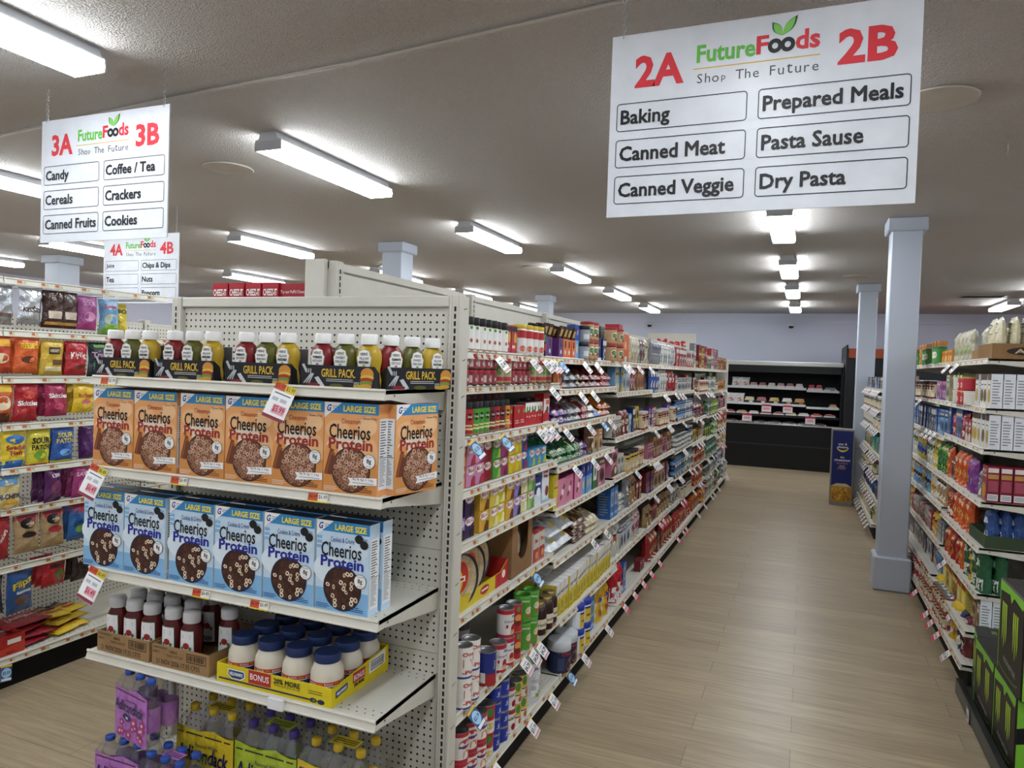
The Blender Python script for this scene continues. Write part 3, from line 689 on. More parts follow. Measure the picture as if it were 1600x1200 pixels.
def mayo():
    a = G(); a.lathe([(.001, 0), (.048, 0), (.053, .006), (.054, .07), (.052, .092), (.042, .113), (.039, .117), (.039, .124)], 'd9d2c0', 'gloss', 28)
    b = G(); b.lathe([(.0415, .118), (.0435, .12), (.0435, .142), (.041, .147)], '1d3263', 'card', 28); b.disc3(.041, .147, '1d3263', 'card', 28)
    g = G(); M = CYL(.0542)
    g.rect(M, -.12, .12, .012, .052, '23345f', .0006, nu=24); g.rect(M, -.12, .12, .052, .064, 'b8342c', .0006, nu=24); g.rect(M, -.12, .12, .049, .052, 'e9e6dd', .0007, nu=24)
    for k in (-2, -1, 0, 1, 2): g.text(M, 'BONUS', k * .055, .058, .028, .007, 'f0e6da', .0014, .02); g.rect(M, k * .055 + .018, k * .055 + .036, .055, .061, 'd9722c', .0012, nu=2)
    g.text(M, "HELLMANN'S", 0, .04, .07, .011, 'eef0f2', .0014, .03); g.disc(M, 0, .02, .03, .01, 'd8c238', .0012, n=14)
    return [('jar', a), ('lid', b), ('label', g)]
def carton_tray(W, Dp, H, col, th=.004, back=None):
    g = G()
    g.box(-W / 2, W / 2, 0, Dp, 0, th, col, 'kraft')
    g.box(-W / 2, W / 2, 0, th, th, H, col, 'kraft'); g.box(-W / 2, W / 2, Dp - th, Dp, th, back or H, col, 'kraft')
    g.box(-W / 2, -W / 2 + th, th, Dp - th, th, H, col, 'kraft'); g.box(W / 2 - th, W / 2, th, Dp - th, th, H, col, 'kraft')
    return g
def kraft_tray():
    W, Dp, H = .262, .3, .075; g = carton_tray(W, Dp, H, '9c7d58'); M = FRONT(0)
    g.text(M, '21 NOV 2026 17:35 CP35', -.01, .018, .2, .017, '33261a', .0008); g.text(M, 'HEINZ', -.03, .058, .035, .01, '4a3624', .0008, .02); g.text(M, 'TOMATO KETCHUP', -.025, .043, .075, .009, '4a3624', .0008)
    g.frame(M, .03, .118, .035, .066, .0025, '33261a'); r = random.Random(2); x = .036
    while x < .11: wv = r.choice((.001, .002, .003)); g.rect(M, x, x + wv, .041, .061, '33261a'); x += wv + r.choice((.0015, .002, .003))
    g.text(M, '760017', -.11, .05, .03, .008, '4a3624', .0008); g.lines(M, -.125, -.06, .062, .07, 2, '5a452f'); return g
def bonus_tray():
    W, Dp, H = .47, .335, .062; Y = 'd8c52c'; g = carton_tray(W, Dp, H, Y, back=.09); M = FRONT(0)
    g.poly(M, [(-.185, .05), (-.115, .05), (-.112, .03), (-.13, .018), (-.17, .018), (-.188, .03)], 'eef0f2', .0007); g.poly(M, [(-.182, .047), (-.118, .047), (-.116, .031), (-.132, .021), (-.168, .021), (-.184, .031)], '2b467f', .001); g.text(M, "HELLMANN'S", -.15, .036, .055, .011, 'eef0f2', .0014, .03)
    g.rect(M, -.098, -.005, .018, H, 'b22f33', .0007); g.text(M, 'BONUS', -.052, .041, .078, .021, 'f3f0ea', .0012, .02)
    g.text(M, '20% MORE', .06, .046, .105, .016, '23242a', .0012, .02); g.text(M, 'THAN OUR 30 FL OZ JAR', .06, .031, .105, .008, '23242a', .0012); g.lines(M, .145, .2, .03, .045, 2, '7a7130', .0008)
    g.rect(M, -.225, .15, .01, .0155, '222c4a', .0008); g.disc(M, .165, .013, .015, .008, '222c4a', .0009, n=8); g.disc(M, .195, .012, .015, .008, '222c4a', .0009, n=8); g.disc(M, .168, .013, .006, .005, '5c7d34', .0012, n=8)
    # right end rises toward the back
    th = .004; R = RIGHT(W / 2); g.face([(W / 2, 0, H), (W / 2, Dp, .092), (W / 2, Dp, H - .002), (W / 2, 0, H - .002)], Y, 'kraft')
    g.poly(R, [(.02, .045), (.085, .052), (.085, .032), (.02, .022)], '2b467f', .0008); g.text(R, "HELLMANN'S", .052, .038, .052, .01, 'eef0f2', .0012, .03, rot=.1)
    g.rect(R, .115, .185, .034, .068, 'b22f33', .0009); g.text(R, 'BONUS', .15, .05, .06, .018, 'f3f0ea', .0013, .02); g.text(R, '20% MORE', .15, .026, .06, .011, '23242a', .0013, .02)
    g.poly(R, [(.21, .03), (.31, .035), (.31, .085), (.21, .072)], 'f1f2f2', .0009); g.frame(R, .22, .3, .038, .07, .003, '1c2546', .0013)
    for k in range(12): g.rect(R, .226 + k * .006, .229 + k * .006, .044, .064, '20222a', .0013)
    return g
def water_bottle(h, R, cap, lab=None):
    a = G(); k = h / .32
    a.lathe([(.001, .004), (R * .8, 0), (R, .01), (R, .05 * k), (R * .97, .055 * k), (R, .06 * k), (R, .20 * k), (R * .93, .23 * k), (R * .7, .262 * k), (.015, .29 * k), (.0135, .305 * k)], 'ffffff', 'clear', 16)
    if lab: a.lathe([(R * 1.005, .07 * k), (R * 1.005, .19 * k)], lab, 'film', 16)
    b = G(); b.lathe([(.0155, .298 * k), (.0165, .301 * k), (.0165, .318 * k), (.0145, .321 * k), (.001, .3215 * k)], cap, 'card', 16); return a, b
def water_pack(base, cap, art, h, R, nx, ny, pattern):
    def mk():
        out = []; W = 2 * R * nx; Dp = 2 * R * ny; k = h / .32
        for i in range(nx):
            for j in range(ny):
                a, b = water_bottle(h, R - .0008, cap, base); dx, dy = -W / 2 + R + 2 * R * i, R + 2 * R * j
                for v in (a, b): v.v = [(p[0] + dx, p[1] + dy, p[2]) for p in v.v]
                out.append(('bottle', a, [('cap', b)]))
        g = G(); top = .255 * k  # printed shrink sleeve hugging the outer bottles
        def edge(u):   # front outline: u in -W/2..W/2 -> bulging y
            t = ((u + W / 2) % (2 * R)) / R - 1
            return -.002 + R * .14 * (1 - math.sqrt(max(0, 1 - t * t)))
        def M(u, v, o): return (u, edge(max(-W / 2 + .002, min(W / 2 - .002, u))) - o, v)
        nu = 8 * nx
        def strip(col, v0, v1s, off):
            for i in range(nu):
                u0, u1 = -W / 2 + W * i / nu, -W / 2 + W * (i + 1) / nu
                za, zb = v1s + .006 * math.sin(u0 * 40), v1s + .006 * math.sin(u1 * 40)
                g.face([M(u0, v0, off), M(u1, v0, off), M(u1, zb, off), M(u0, za, off)], col, 'film', True)
        strip(base, .0, top, .0)
        r = random.Random(4)
        for i in range(nx * 5):
            u, v, s = r.uniform(-W * .45, W * .45), r.uniform(.015, top * .5), R * r.uniform(.35, .6)
            if pattern == 'flower':
                for p in range(5): g.disc(M, u + s * .6 * math.cos(p * 1.256), v + s * .6 * math.sin(p * 1.256), s * .42, s * .42, art, .0006 + i * .00002, 'film', 10)
                g.disc(M, u, v, s * .3, s * .3, 'e7b7dd', .0012, 'film', 8)
            else:
                g.disc(M, u, v, s * .85, s * .85, art, .0006 + i * .00002, 'film', 16); g.ring(M, u, v, s * .95, s * .82, 'efe6a0', .0012 + i * .00002, 'film', 16)
        g.text(M, 'Adirondack', 0, top * .66, W * .88, top * .22, '17224f', .0035, .035, 'film', shear=.12, rot=.0)
        g.text(M, 'Flavored Water', W * .05, top * .79, W * .4, top * .055, '17224f', .002, .0, 'film'); g.lines(M, -W * .46, W * .46, top * .9, top * .95, 1, '3a3a2a', .0018)
        g.disc(M, -W * .08, top * .44, W * .13, top * .07, '1d2b5c', .0022, 'film', 16); g.rect(M, -W * .13, -W * .03, top * .42, top * .46, 'dfe3ee', .0026)
        out.append(('printed_sleeve', g))
        f = G()  # clear film tented over the shoulders
        f.grid([(-W / 2, 0.004, 0), (-W / 2, 0.004, top), (-W / 2, Dp, top), (-W / 2, Dp, 0), (W / 2, .004, 0), (W / 2, .004, top), (W / 2, Dp, top), (W / 2, Dp, 0)], [(0, 1, 2, 3), (7, 6, 5, 4), (3, 2, 6, 7)], 'ffffff', 'wrap')
        P = [(-W / 2, 0, top), (W / 2, 0, top), (W / 2, Dp, top), (-W / 2, Dp, top)]; i_ = R * .45; z = .3 * k
        Q = [(-W / 2 + i_, i_, z), (W / 2 - i_, i_, z), (W / 2 - i_, Dp - i_, z), (-W / 2 + i_, Dp - i_, z)]
        f.grid(P + Q, [(0, 1, 5, 4), (1, 2, 6, 5), (2, 3, 7, 6), (3, 0, 4, 7)], 'ffffff', 'wrap')
        out.append(('film_wrap', f))
        t = G(); t.rect(TOP(z + .006), -W * .2, W * .2, Dp * .35, Dp * .65, base, 0, 'film'); t.lines(TOP(z + .006), -W * .17, W * .17, Dp * .4, Dp * .6, 3, '3a3a2a', .0006); out.append(('carry_strip', t))
        return out
    return mk

# ---- generic shapes; every one takes colours and a print() callback working on its front map
def carton(w, d, h, base, side=None, top=None, art=None, mat='gloss', sideart=True):
    def mk():
        g = G(); g.box(-w / 2, w / 2, 0, d, 0, h, base, mat, left=side or base, right=side or base, top=top or base); M = FRONT(0)
        if art: art(g, M, w, h)
        if side and sideart:
            for S, u0 in ((RIGHT(w / 2), d * .12), (LEFT(-w / 2), -d * .88)): g.lines(S, u0, u0 + d * .76, h * .1, h * .85, 9, '8b8e94', .0006, .4, random.Random(1))
        return g
    return mk
def lid_jar(R, h, body, lid, lidh, label=None, art=None, neck=.9, mat='gloss', lmat='card', n=18, lab=(.1, .8)):
    def mk():
        a = G(); t = h - lidh
        a.lathe([(R * .3, 0), (R * .94, 0), (R, R * .08), (R, t * .86), (R * neck, t), (R * neck * .9, t)], body, mat, n)
        b = G(); b.lathe([(R * neck * .99, t - .002), (R * neck * 1.03, t), (R * neck * 1.03, h - .003), (R * neck * .95, h)], lid, lmat, n); b.disc3(R * neck * .95, h, lid, lmat, n)
        out = [('jar', a), ('lid', b)]
        if label:
            g = G(); M = CYL(R); g.rect(M, -R * 2.2, R * 2.2, h * lab[0], h * lab[1], label, .0006, nu=14)
            if art: art(g, M, R * 1.7, h)
            out.append(('label', g))
        return out
    return mk
def can(R, h, body, bands=(), art=None, top='9b9d9f'):
    def mk():
        a = G(); a.lathe([(R * .96, .0), (R * .99, .003)], '8f9193', 'metal', 20); a.lathe([(R * .985, .003), (R * .985, h - .003)], body, 'gloss', 20); M = CYL(R * .985)
        for z0, z1, c in bands: a.rect(M, -R * 2.9, R * 2.9, h * z0, h * z1, c, .0005, nu=20)
        if art: art(a, M, R * 1.7, h)
        b = G(); b.lathe([(R * .985, h - .003), (R * 1.0, h - .001), (R * 1.0, h), (R * .95, h), (R * .93, h - .004)], top, 'metal', 20); b.lathe([(R * .93, h - .004), (R * .7, h - .003), (R * .68, h - .0045), (.001, h - .0045)], top, 'metal', 20)
        return [('can_body', a), ('can_lid', b)]
    return mk
def bag(w, h, t, base, art=None, seed=1, mat='film', foot=True, seal=.012, sidecol=None):
    def mk():
        r = random.Random(seed); ph = [r.uniform(0, 6) for _ in range(6)]; g = G(); nu, nv = 10, 14
        def th(u, v):
            a = max(-1, min(1, u / (w / 2))); b = max(0, min(1, v / h))
            e = max(0, 1 - abs(a) ** 3.5) ** .6; top = min(1, (1 - b) / .22) ** .6; bot = 1 if foot else min(1, b / .2) ** .6
            return t / 2 * e * max(top, 0) * bot * (1 + .13 * math.sin(u * 75 + v * 45 + ph[0]) + .11 * math.sin(v * 95 - u * 60 + ph[1])) + .0012
        def wd(v): b = v / h; return 1 - .07 * math.sin(PI * min(1, max(0, b))) + .018 * math.sin(v * 110 + ph[2])
        def M(u, v, o): return (u * wd(v) + .004 * math.sin(v * 25 + ph[3]), t / 2 - th(u, v) - o, v)
        def B(u, v): return (u * wd(v) + .004 * math.sin(v * 25 + ph[3]), t / 2 + th(u, v), v)
        P = [M(-w / 2 + w * i / nu, h * j / nv, 0) for j in range(nv + 1) for i in range(nu + 1)]
        Q = [B(-w / 2 + w * i / nu, h * j / nv) for j in range(nv + 1) for i in range(nu + 1)]
        F = [(j * (nu + 1) + i, j * (nu + 1) + i + 1, (j + 1) * (nu + 1) + i + 1, (j + 1) * (nu + 1) + i) for j in range(nv) for i in range(nu)]
        g.grid(P, F, base, mat, True); g.grid(Q, [f[::-1] for f in F], sidecol or base, mat, True)
        m = nu + 1; g.grid([P[i] for i in range(m)] + [Q[i] for i in range(m)], [(i, m + i, m + i + 1, i + 1) for i in range(nu)], base, mat)
        e = [j * m for j in range(nv + 1)]; e2 = [j * m + nu for j in range(nv + 1)]; k = nv + 1
        g.grid([P[i] for i in e] + [Q[i] for i in e], [(i, i + 1, k + i + 1, k + i) for i in range(nv)], base, mat); g.grid([P[i] for i in e2] + [Q[i] for i in e2], [(i, k + i, k + i + 1, i + 1) for i in range(nv)], base, mat)
        if art: art(g, M, w, h)
        return g
    return mk
def bottle(R, h, body, cap, label=None, art=None, mat='gloss'):
    def mk():
        a = G(); a.lathe([(R * .3, 0), (R * .95, 0), (R, .006), (R, h * .6), (R * .75, h * .75), (R * .38, h * .84), (R * .36, h * .92)], body, mat, 16)
        b = G(); b.lathe([(R * .42, h * .9), (R * .44, h * .91), (R * .44, h - .003), (R * .38, h)], cap, 'card', 14); b.disc3(R * .38, h, cap, 'card', 14)
        out = [('bottle', a), ('cap', b)]
        if label: g = G(); M = CYL(R); g.rect(M, -R * 2, R * 2, h * .12, h * .52, label, .0006, nu=12); (art and art(g, M, R * 1.6, h)); out.append(('label', g))
        return out
    return mk
# print recipes
def A(*ops):
    """ops in fractions of the front: ('r',u0,u1,v0,v1,col) ('d',u,v,ru,rv,col) ('t',text,u,v,W,H,col[,bold[,rot]]) ('p',pts,col) ('l',u0,u1,v0,v1,n,col)"""
    def art(g, M, w, h):
        for i, o in enumerate(ops):
            f = .0008 + .00025 * i
            if o[0] == 'r': g.rect(M, o[1] * w / 2, o[2] * w / 2, o[3] * h, o[4] * h, o[5], f, nu=6, nv=3)
            elif o[0] == 'd': g.disc(M, o[1] * w / 2, o[2] * h, o[3] * w / 2, o[4] * h, o[5], f, n=16)
            elif o[0] == 't': g.text(M, o[1], o[2] * w / 2, o[3] * h, o[4] * w, o[5] * h, o[6], f + .0006, o[7] if len(o) > 7 else .03, rot=o[8] if len(o) > 8 else 0)
            elif o[0] == 'p': g.poly(M, [(u * w / 2, v * h) for u, v in o[1]], o[2], f)
            elif o[0] == 'l': g.lines(M, o[1] * w / 2, o[2] * w / 2, o[3] * h, o[4] * h, o[5], o[6], f)
    return art
# ------------------------------------------------------------------ stocking the endcap
def row_label(i, n): return nth(i) + ' from the left' if n > 1 else 'single'
# grill packs
for i, x in enumerate((-2.30, -2.005, -1.68, -1.365)):
    place('grill', grill_pack, 'condiment_pack', (x, 1.905, 1.66), 0, f'three-bottle grill pack in black sleeve, {nth(i)} from the left on the endcap top shelf', 'condiment pack', 'grill packs on the endcap top shelf')
place('grill', grill_pack, 'condiment_pack', (-1.175, 2.075, 1.66), 1.22, 'three-bottle grill pack turned sideways at the right end of the top shelf', 'condiment pack', 'grill packs on the endcap top shelf')
CX_ = [-2.337, -2.130, -1.912, -1.708, -1.509, -1.306]
for i, x in enumerate(CX_):
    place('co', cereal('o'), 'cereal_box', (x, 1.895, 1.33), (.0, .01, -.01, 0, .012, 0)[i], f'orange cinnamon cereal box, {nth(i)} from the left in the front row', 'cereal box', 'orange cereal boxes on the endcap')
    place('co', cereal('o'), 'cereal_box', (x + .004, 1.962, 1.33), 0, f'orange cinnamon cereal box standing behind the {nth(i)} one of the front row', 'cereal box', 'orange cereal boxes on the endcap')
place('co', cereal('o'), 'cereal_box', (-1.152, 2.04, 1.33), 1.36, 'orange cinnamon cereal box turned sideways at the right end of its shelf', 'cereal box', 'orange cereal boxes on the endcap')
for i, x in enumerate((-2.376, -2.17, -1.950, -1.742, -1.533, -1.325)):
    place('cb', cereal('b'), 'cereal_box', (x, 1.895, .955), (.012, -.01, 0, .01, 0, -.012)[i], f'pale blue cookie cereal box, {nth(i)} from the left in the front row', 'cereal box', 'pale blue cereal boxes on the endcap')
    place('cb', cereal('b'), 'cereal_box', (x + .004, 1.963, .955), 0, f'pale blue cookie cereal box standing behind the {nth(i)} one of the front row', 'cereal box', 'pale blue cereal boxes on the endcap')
for i, x in enumerate((-2.262, -1.985)):
    place('kt', kraft_tray, 'cardboard_tray', (x, 1.892, .645), (-.01, .01)[i], ('brown cardboard bottle tray at the left end of the ketchup shelf', 'brown cardboard bottle tray beside the yellow mayonnaise tray')[i], 'tray', 'brown ketchup trays')
    for r in range(3):
        for c in range(3):
            if i == 1 and (c, r) in ((2, 0), (1, 1), (1, 2), (2, 2)): continue
            place('kb', ketchup, 'ketchup_bottle', (x - .087 + .087 * c, 1.942 + .09 * r, .65), .2 + .1 * ((c * 5 + r * 3) % 4 - 1.5), f'white-capped ketchup bottle, {nth(c)} from the left, {nth(r)} row, {("left", "right")[i]} brown tray', 'bottle', 'ketchup bottles in the brown trays')
place('bt', bonus_tray, 'cardboard_tray', (-1.583, 1.892, .645), 0, 'yellow cardboard tray printed BONUS holding mayonnaise jars', 'tray')
for r in range(3):
    for c in range(4):
        place('mj', mayo, 'mayonnaise_jar', (-1.583 - .172 + .1145 * c, 1.954 + .108 * r, .65), .3 * ((c + r) % 3 - 1), f'blue-lidded mayonnaise jar, {nth(c)} from the left, {nth(r)} row of the yellow tray', 'jar', 'mayonnaise jars in the yellow tray')
wy = water_pack('d9bf2f', 'c9a92c', 'd3a93c', .32, .044, 3, 2, 'slice'); wl = water_pack('a9b92f', 'c9a92c', '93a63a', .32, .044, 3, 2, 'slice')
wlp = water_pack('a8bd33', '4a3a86', '7f9a4a', .32, .044, 3, 2, 'slice'); wp = water_pack('b06fc0', '2b4b9c', 'a8447c', .225, .034, 3, 2, 'flower')
for k, mk, x, y, z, rz, l in (('wy', wy, -1.935, 1.96, .155, 0, 'yellow lemon water six-pack under the ketchup trays, leftmost yellow one'),
                              ('wl', wlp, -1.66, 1.955, .155, 0, 'lime green water six-pack with purple caps under the mayonnaise tray'),
                              ('wy', wy, -1.388, 1.95, .155, 0, 'yellow lemon water six-pack right of the lime green pack'),
                              ('wp', wp, -2.185, 1.81, .155, .02, 'purple berry water six-pack at the bottom left corner of the endcap'),
                              ('wp', wp, -1.965, 1.785, .155, -.05, 'purple berry water six-pack in front of the lemon pack'),
                              ('wp', wp, -2.15, 1.835, .385, -.2, 'purple berry water six-pack stacked on top of the others')):
    place(k, mk, 'water_pack', (x, y, z), rz, l, 'water pack', 'flavored water packs on the endcap base')
wy2 = water_pack('d9bf2f', 'c9a92c', 'd3a93c', .28, .04, 2, 2, 'slice')
place('wy2', wy2, 'water_pack', (-1.2, 1.86, .155), .03, 'shorter yellow water pack at the right end of the endcap base', 'water pack', 'flavored water packs on the endcap base')

# ------------------------------------------------------------------ stocking the long shelves
HUE = {'red': '9c2329', 'green': '2a6a33', 'blue': '274c92', 'yellow': 'c4aa34', 'white': 'c4c4be', 'brown': '5d3b26', 'purple': '5a3787', 'orange': 'bd6026', 'teal': '2f7f80', 'black': '1e1e21', 'pink': 'bd7590',
       'cream': 'c4b794', 'gold': 'b98f3a', 'sky': '6f9cc4', 'maroon': '6c1c25', 'grey': '787c82', 'silver': 'a3a6aa', 'magenta': 'a83a72', 'lilac': '8f83c4', 'lime': '8fb53a', 'navy': '1f2b5c', 'tan': '9f8058', 'amber': 'd3a53c', 'kraft': '9a7c58', 'mint': 'a9c98f'}
PR = {}
def reg(k, mk, w, d, h, name, desc, cat): PR[k] = (mk, w, d, h, name, desc, cat)
# near, particular products
def lying(w, h, t, base, art=None, up=.3, seed=9):
    """a filled bag lying on its back, its far end propped up"""
    def mk():
        g = bag(w, h, t, base, art, seed, 'film', False)(); c, s = math.cos(up), math.sin(up)
        g.v = [(x, z * c - (t - y) * s + t * s, z * s + (t - y) * c - 0.0) for x, y, z in g.v]; m = min(p[2] for p in g.v); g.v = [(x, y, z - m) for x, y, z in g.v]; return g
    return mk

reg('spice', lid_jar(.0255, .128, 'c9a78a', '17171a', .03, 'ececea', A(('d', 0, .68, .3, .05, '4e9a4a'), ('d', 0, .3, .28, .06, 'b5614a')), .88, lab=(.06, .74)), .055, .053, .128, 'spice_jar', 'white-labelled spice jar', 'jar')
reg('season', carton(.062, .05, .125, 'a83a3c', None, 'd8bf3a', A(('r', -1, 1, .78, .95, '2a2326'), ('d', .3, .55, .5, .2, 'd3a23a'), ('r', -1, 1, .1, .4, 'c03a4a'), ('r', -.8, .2, .2, .3, 'e7d7c0'))), .066, .052, .125, 'seasoning_carton', 'multicoloured seasoning carton', 'carton')
reg('sprinkle', lid_jar(.032, .135, 'e3e1dc', 'd6b93a', .018, 'e6e4e0', A(('r', -1, 1, .55, .8, 'b32a2e'), ('p', [(-1, .8), (1, .8), (0, .3)], 'b32a2e'), ('d', 0, .2, .6, .1, 'c96a5a')), .95), .068, .066, .135, 'sprinkle_jar', 'red and white sprinkle jar', 'jar')
reg('extract', lid_jar(.028, .14, '1b1512', '151518', .028, '2a2422', A(('d', 0, .62, .6, .12, '4e9a4a'), ('r', -1, 1, .2, .42, 'b32a3e')), .85), .06, .058, .14, 'extract_bottle', 'dark extract bottle', 'bottle')
reg('redjar', lid_jar(.028, .06, '4a342a', 'a8222e', .016, '8f3a44', A(('r', -1, -.3, .2, .66, 'cfc6bd'), ('r', .3, .6, .3, .5, 'd9cfc9'))), .06, .058, .061, 'seasoning_jar', 'small red-lidded jar', 'jar')
reg('redtall', lid_jar(.034, .112, '8a6a4a', 'a8222e', .022, 'b3a684', A(('d', -.2, .55, .5, .16, '5f9a4a'), ('r', -1, 1, .15, .3, 'b83a3e'))), .072, .07, .112, 'seasoning_jar', 'tall red-lidded jar', 'jar')
for k, c, n in (('gr', 'b32a2e', 'red'), ('gg', '4f9a35', 'green'), ('gm', '6f1f28', 'maroon'), ('go', 'd68a2a', 'orange')):
    reg(k, lid_jar(.0235, .132, '9d8a70', '18181b', .04, c, A(('d', 0, .58, .9, .1, '141416'), ('t', 'Chef', .0, .58, .4, .06, 'eeeeee'), ('r', -.9, .9, .2, .26, 'e4d9a0'), ('r', -.9, .5, .3, .35, 'e4d9a0')), .8), .0525, .05, .132, 'spice_grinder', n + ' spice grinder', 'grinder')
reg('redtin', carton(.068, .05, .098, 'b5242a', '8c1c22', 'c9cacc', A(('r', -.6, .8, .2, .24, 'e8c9c4'), ('r', -.6, .5, .3, .34, 'e8c9c4'), ('d', .5, .75, .3, .1, '7aa05a'))), .07, .052, .098, 'spice_tin', 'red spice tin', 'tin')
reg('wredbox', carton(.078, .05, .105, 'c22a2e', 'a02228', 'd8d8d6', A(('p', [(-1, 1), (1, 1), (1, .55), (.3, .7), (-1, .6)], 'eceae6'), ('d', -.4, .72, .25, .14, '4d8a46'), ('d', .45, .72, .25, .14, '4d8a46'), ('t', 'Bay', -.4, .4, .25, .1, 'f0e6e0'), ('t', 'Leaf', .4, .4, .25, .1, 'f0e6e0'))), .08, .052, .105, 'spice_carton', 'red and white spice carton', 'carton')
reg('rwbag', carton(.085, .05, .145, 'e8e4df', 'c22a2e', 'c22a2e', A(('r', -1, 1, .82, 1, 'c22a2e'), ('r', -.2, .8, .62, .78, 'd2512e'), ('p', [(-1, .05), (1, .05), (1, .3), (-.3, .45), (-1, .3)], 'b32a2e'), ('d', .3, .45, .4, .12, '4a3a36'))), .088, .052, .145, 'seasoning_box', 'tall white and red seasoning box', 'carton')
reg('maroonback', carton(.075, .05, .15, '6a1a20', None, '541419', A(('d', 0, .85, .1, .05, 'c9b9a9'))), .078, .05, .15, 'spice_box', 'dark red spice box', 'carton')
JEL = {}
for k, c, c2, n in (('jo', 'd9712a', 'e59a4a', 'orange'), ('jp', 'd48fb8', 'b8344a', 'pink'), ('jr', 'a02232', '7e1a2a', 'red'), ('jg', '4f9a3a', '9cc25a', 'green'), ('jm', 'a03a6e', '7a2a56', 'magenta'), ('jy', 'd6c02c', 'c9a92c', 'yellow'), ('jb', '3350a8', 'b03040', 'blue'), ('jl', '4a9ccf', 'b9cf5a', 'light blue'), ('jx', '3f7fc4', 'd8622a', 'blue and orange'),
                    ('pl', '8f82c6', '2f2226', 'lilac'), ('pd', '3a2456', '2a1a1e', 'dark purple'), ('pa', 'd8a83c', '6a3a26', 'amber'), ('pg', 'd8c050', 'e6dfa0', 'gold'), ('pyl', 'dcd028', 'eeeaa8', 'bright yellow'), ('pb', 'd8cf9a', 'efe6c0', 'beige'), ('pgr', '9cc07a', '6a9a4a', 'pale green')):
    pud = k in ('pl', 'pd', 'pa', 'pg', 'pyl', 'pb', 'pgr'); s = (.088, .035, .086) if pud else (.08, .035, .082)
    reg(k, carton(*s, c, None, None, A(('p', [(-.1, .0), (1, .0), (1, .45), (.5, .5)], c2), ('d', -.02, .76, .9, .18, 'eeeeec'), ('t', 'JELL-O', -.02, .76, .74, .22, 'b32236', .05), ('r', -1, 1, 0, .02, '3a2a26'), ('r', -.5, .3, .56, .6, 'efe6e0'), ('d', .45, .25, .3, .14, c2))), s[0] + .003, .037, s[2] + .001, 'pudding_carton' if pud else 'gelatin_carton', n + (' pudding carton' if pud else ' gelatin carton'), 'carton')
reg('cool', carton(.09, .05, .14, '2c3f86', None, None, A(('r', -1, 1, 0, .4, 'd8dde6'), ('d', .2, .45, .6, .16, 'eef0f3'), ('r', -.7, .7, .7, .78, 'dfe3ee'))), .093, .052, .14, 'topping_carton', 'blue and white topping carton', 'carton')
reg('dream', carton(.095, .05, .185, 'dfe5ee', 'b9c6dc', None, A(('t', 'Dream', 0, .84, .7, .1, 'b02a3a', .05), ('t', 'Whip', 0, .7, .6, .11, 'b02a3a', .05), ('d', .4, .3, .5, .14, '7a3a2c'), ('r', -1, 1, .0, .08, '9cc0e0'))), .098, .052, .185, 'topping_carton', 'tall white topping carton', 'carton')
reg('ylem', carton(.075, .05, .09, 'd9c62f', None, None, A(('d', 0, .6, .5, .2, 'e9a0a6'), ('r', -.7, .7, .2, .3, 'b0505a'))), .078, .052, .091, 'pudding_carton', 'yellow lemon pudding carton', 'carton')
def pie_tray():
    g = G(); W, Dp = .56, .26; Y = 'd9c22e'
    g.box(-W / 2, W / 2, 0, Dp, 0, .004, Y, 'card'); g.box(-W / 2, W / 2, Dp - .004, Dp, 0, .2, Y, 'card')
    P = [(-W / 2, .004), (W / 2, .004), (W / 2, .10), (W / 2 - .08, .06), (-W / 2 + .1, .055), (-W / 2 + .04, .1), (-W / 2, .17)]
    g.face([(u, 0, v) for u, v in P], Y, 'card'); g.face([(u, .004, v) for u, v in P][::-1], Y, 'card'); M = FRONT(0)
    g.poly(M, [(W / 2, .0), (W / 2, .10), (W / 2 - .08, .06), (W / 2 - .14, .058), (W / 2 - .14, .0)], 'b3262c', .0006); g.disc(M, W / 2 - .05, .045, .02, .018, 'e8dcd6', .001); g.disc(M, .03, .03, .045, .018, 'b3262c', .001); g.rect(M, -.005, .065, .027, .035, 'eae0d8', .0014)
    for s in (-1, 1):
        Q = [(0, .004), (Dp, .004), (Dp, .2), (.06, .2), (0, .17)] if s < 0 else [(0, .004), (Dp, .004), (Dp, .1), (0, .1)]; g.face([(s * W / 2, y, z) for y, z in Q], Y if s < 0 else 'b3262c', 'card')
    g.text(M, '0359', -W / 2 + .03, .06, .03, .02, '23221c', .001, .03, rot=PI / 2); return g
reg('pietray', pie_tray, .565, .26, .2, 'crust_tray', 'yellow and red crust display tray', 'tray')
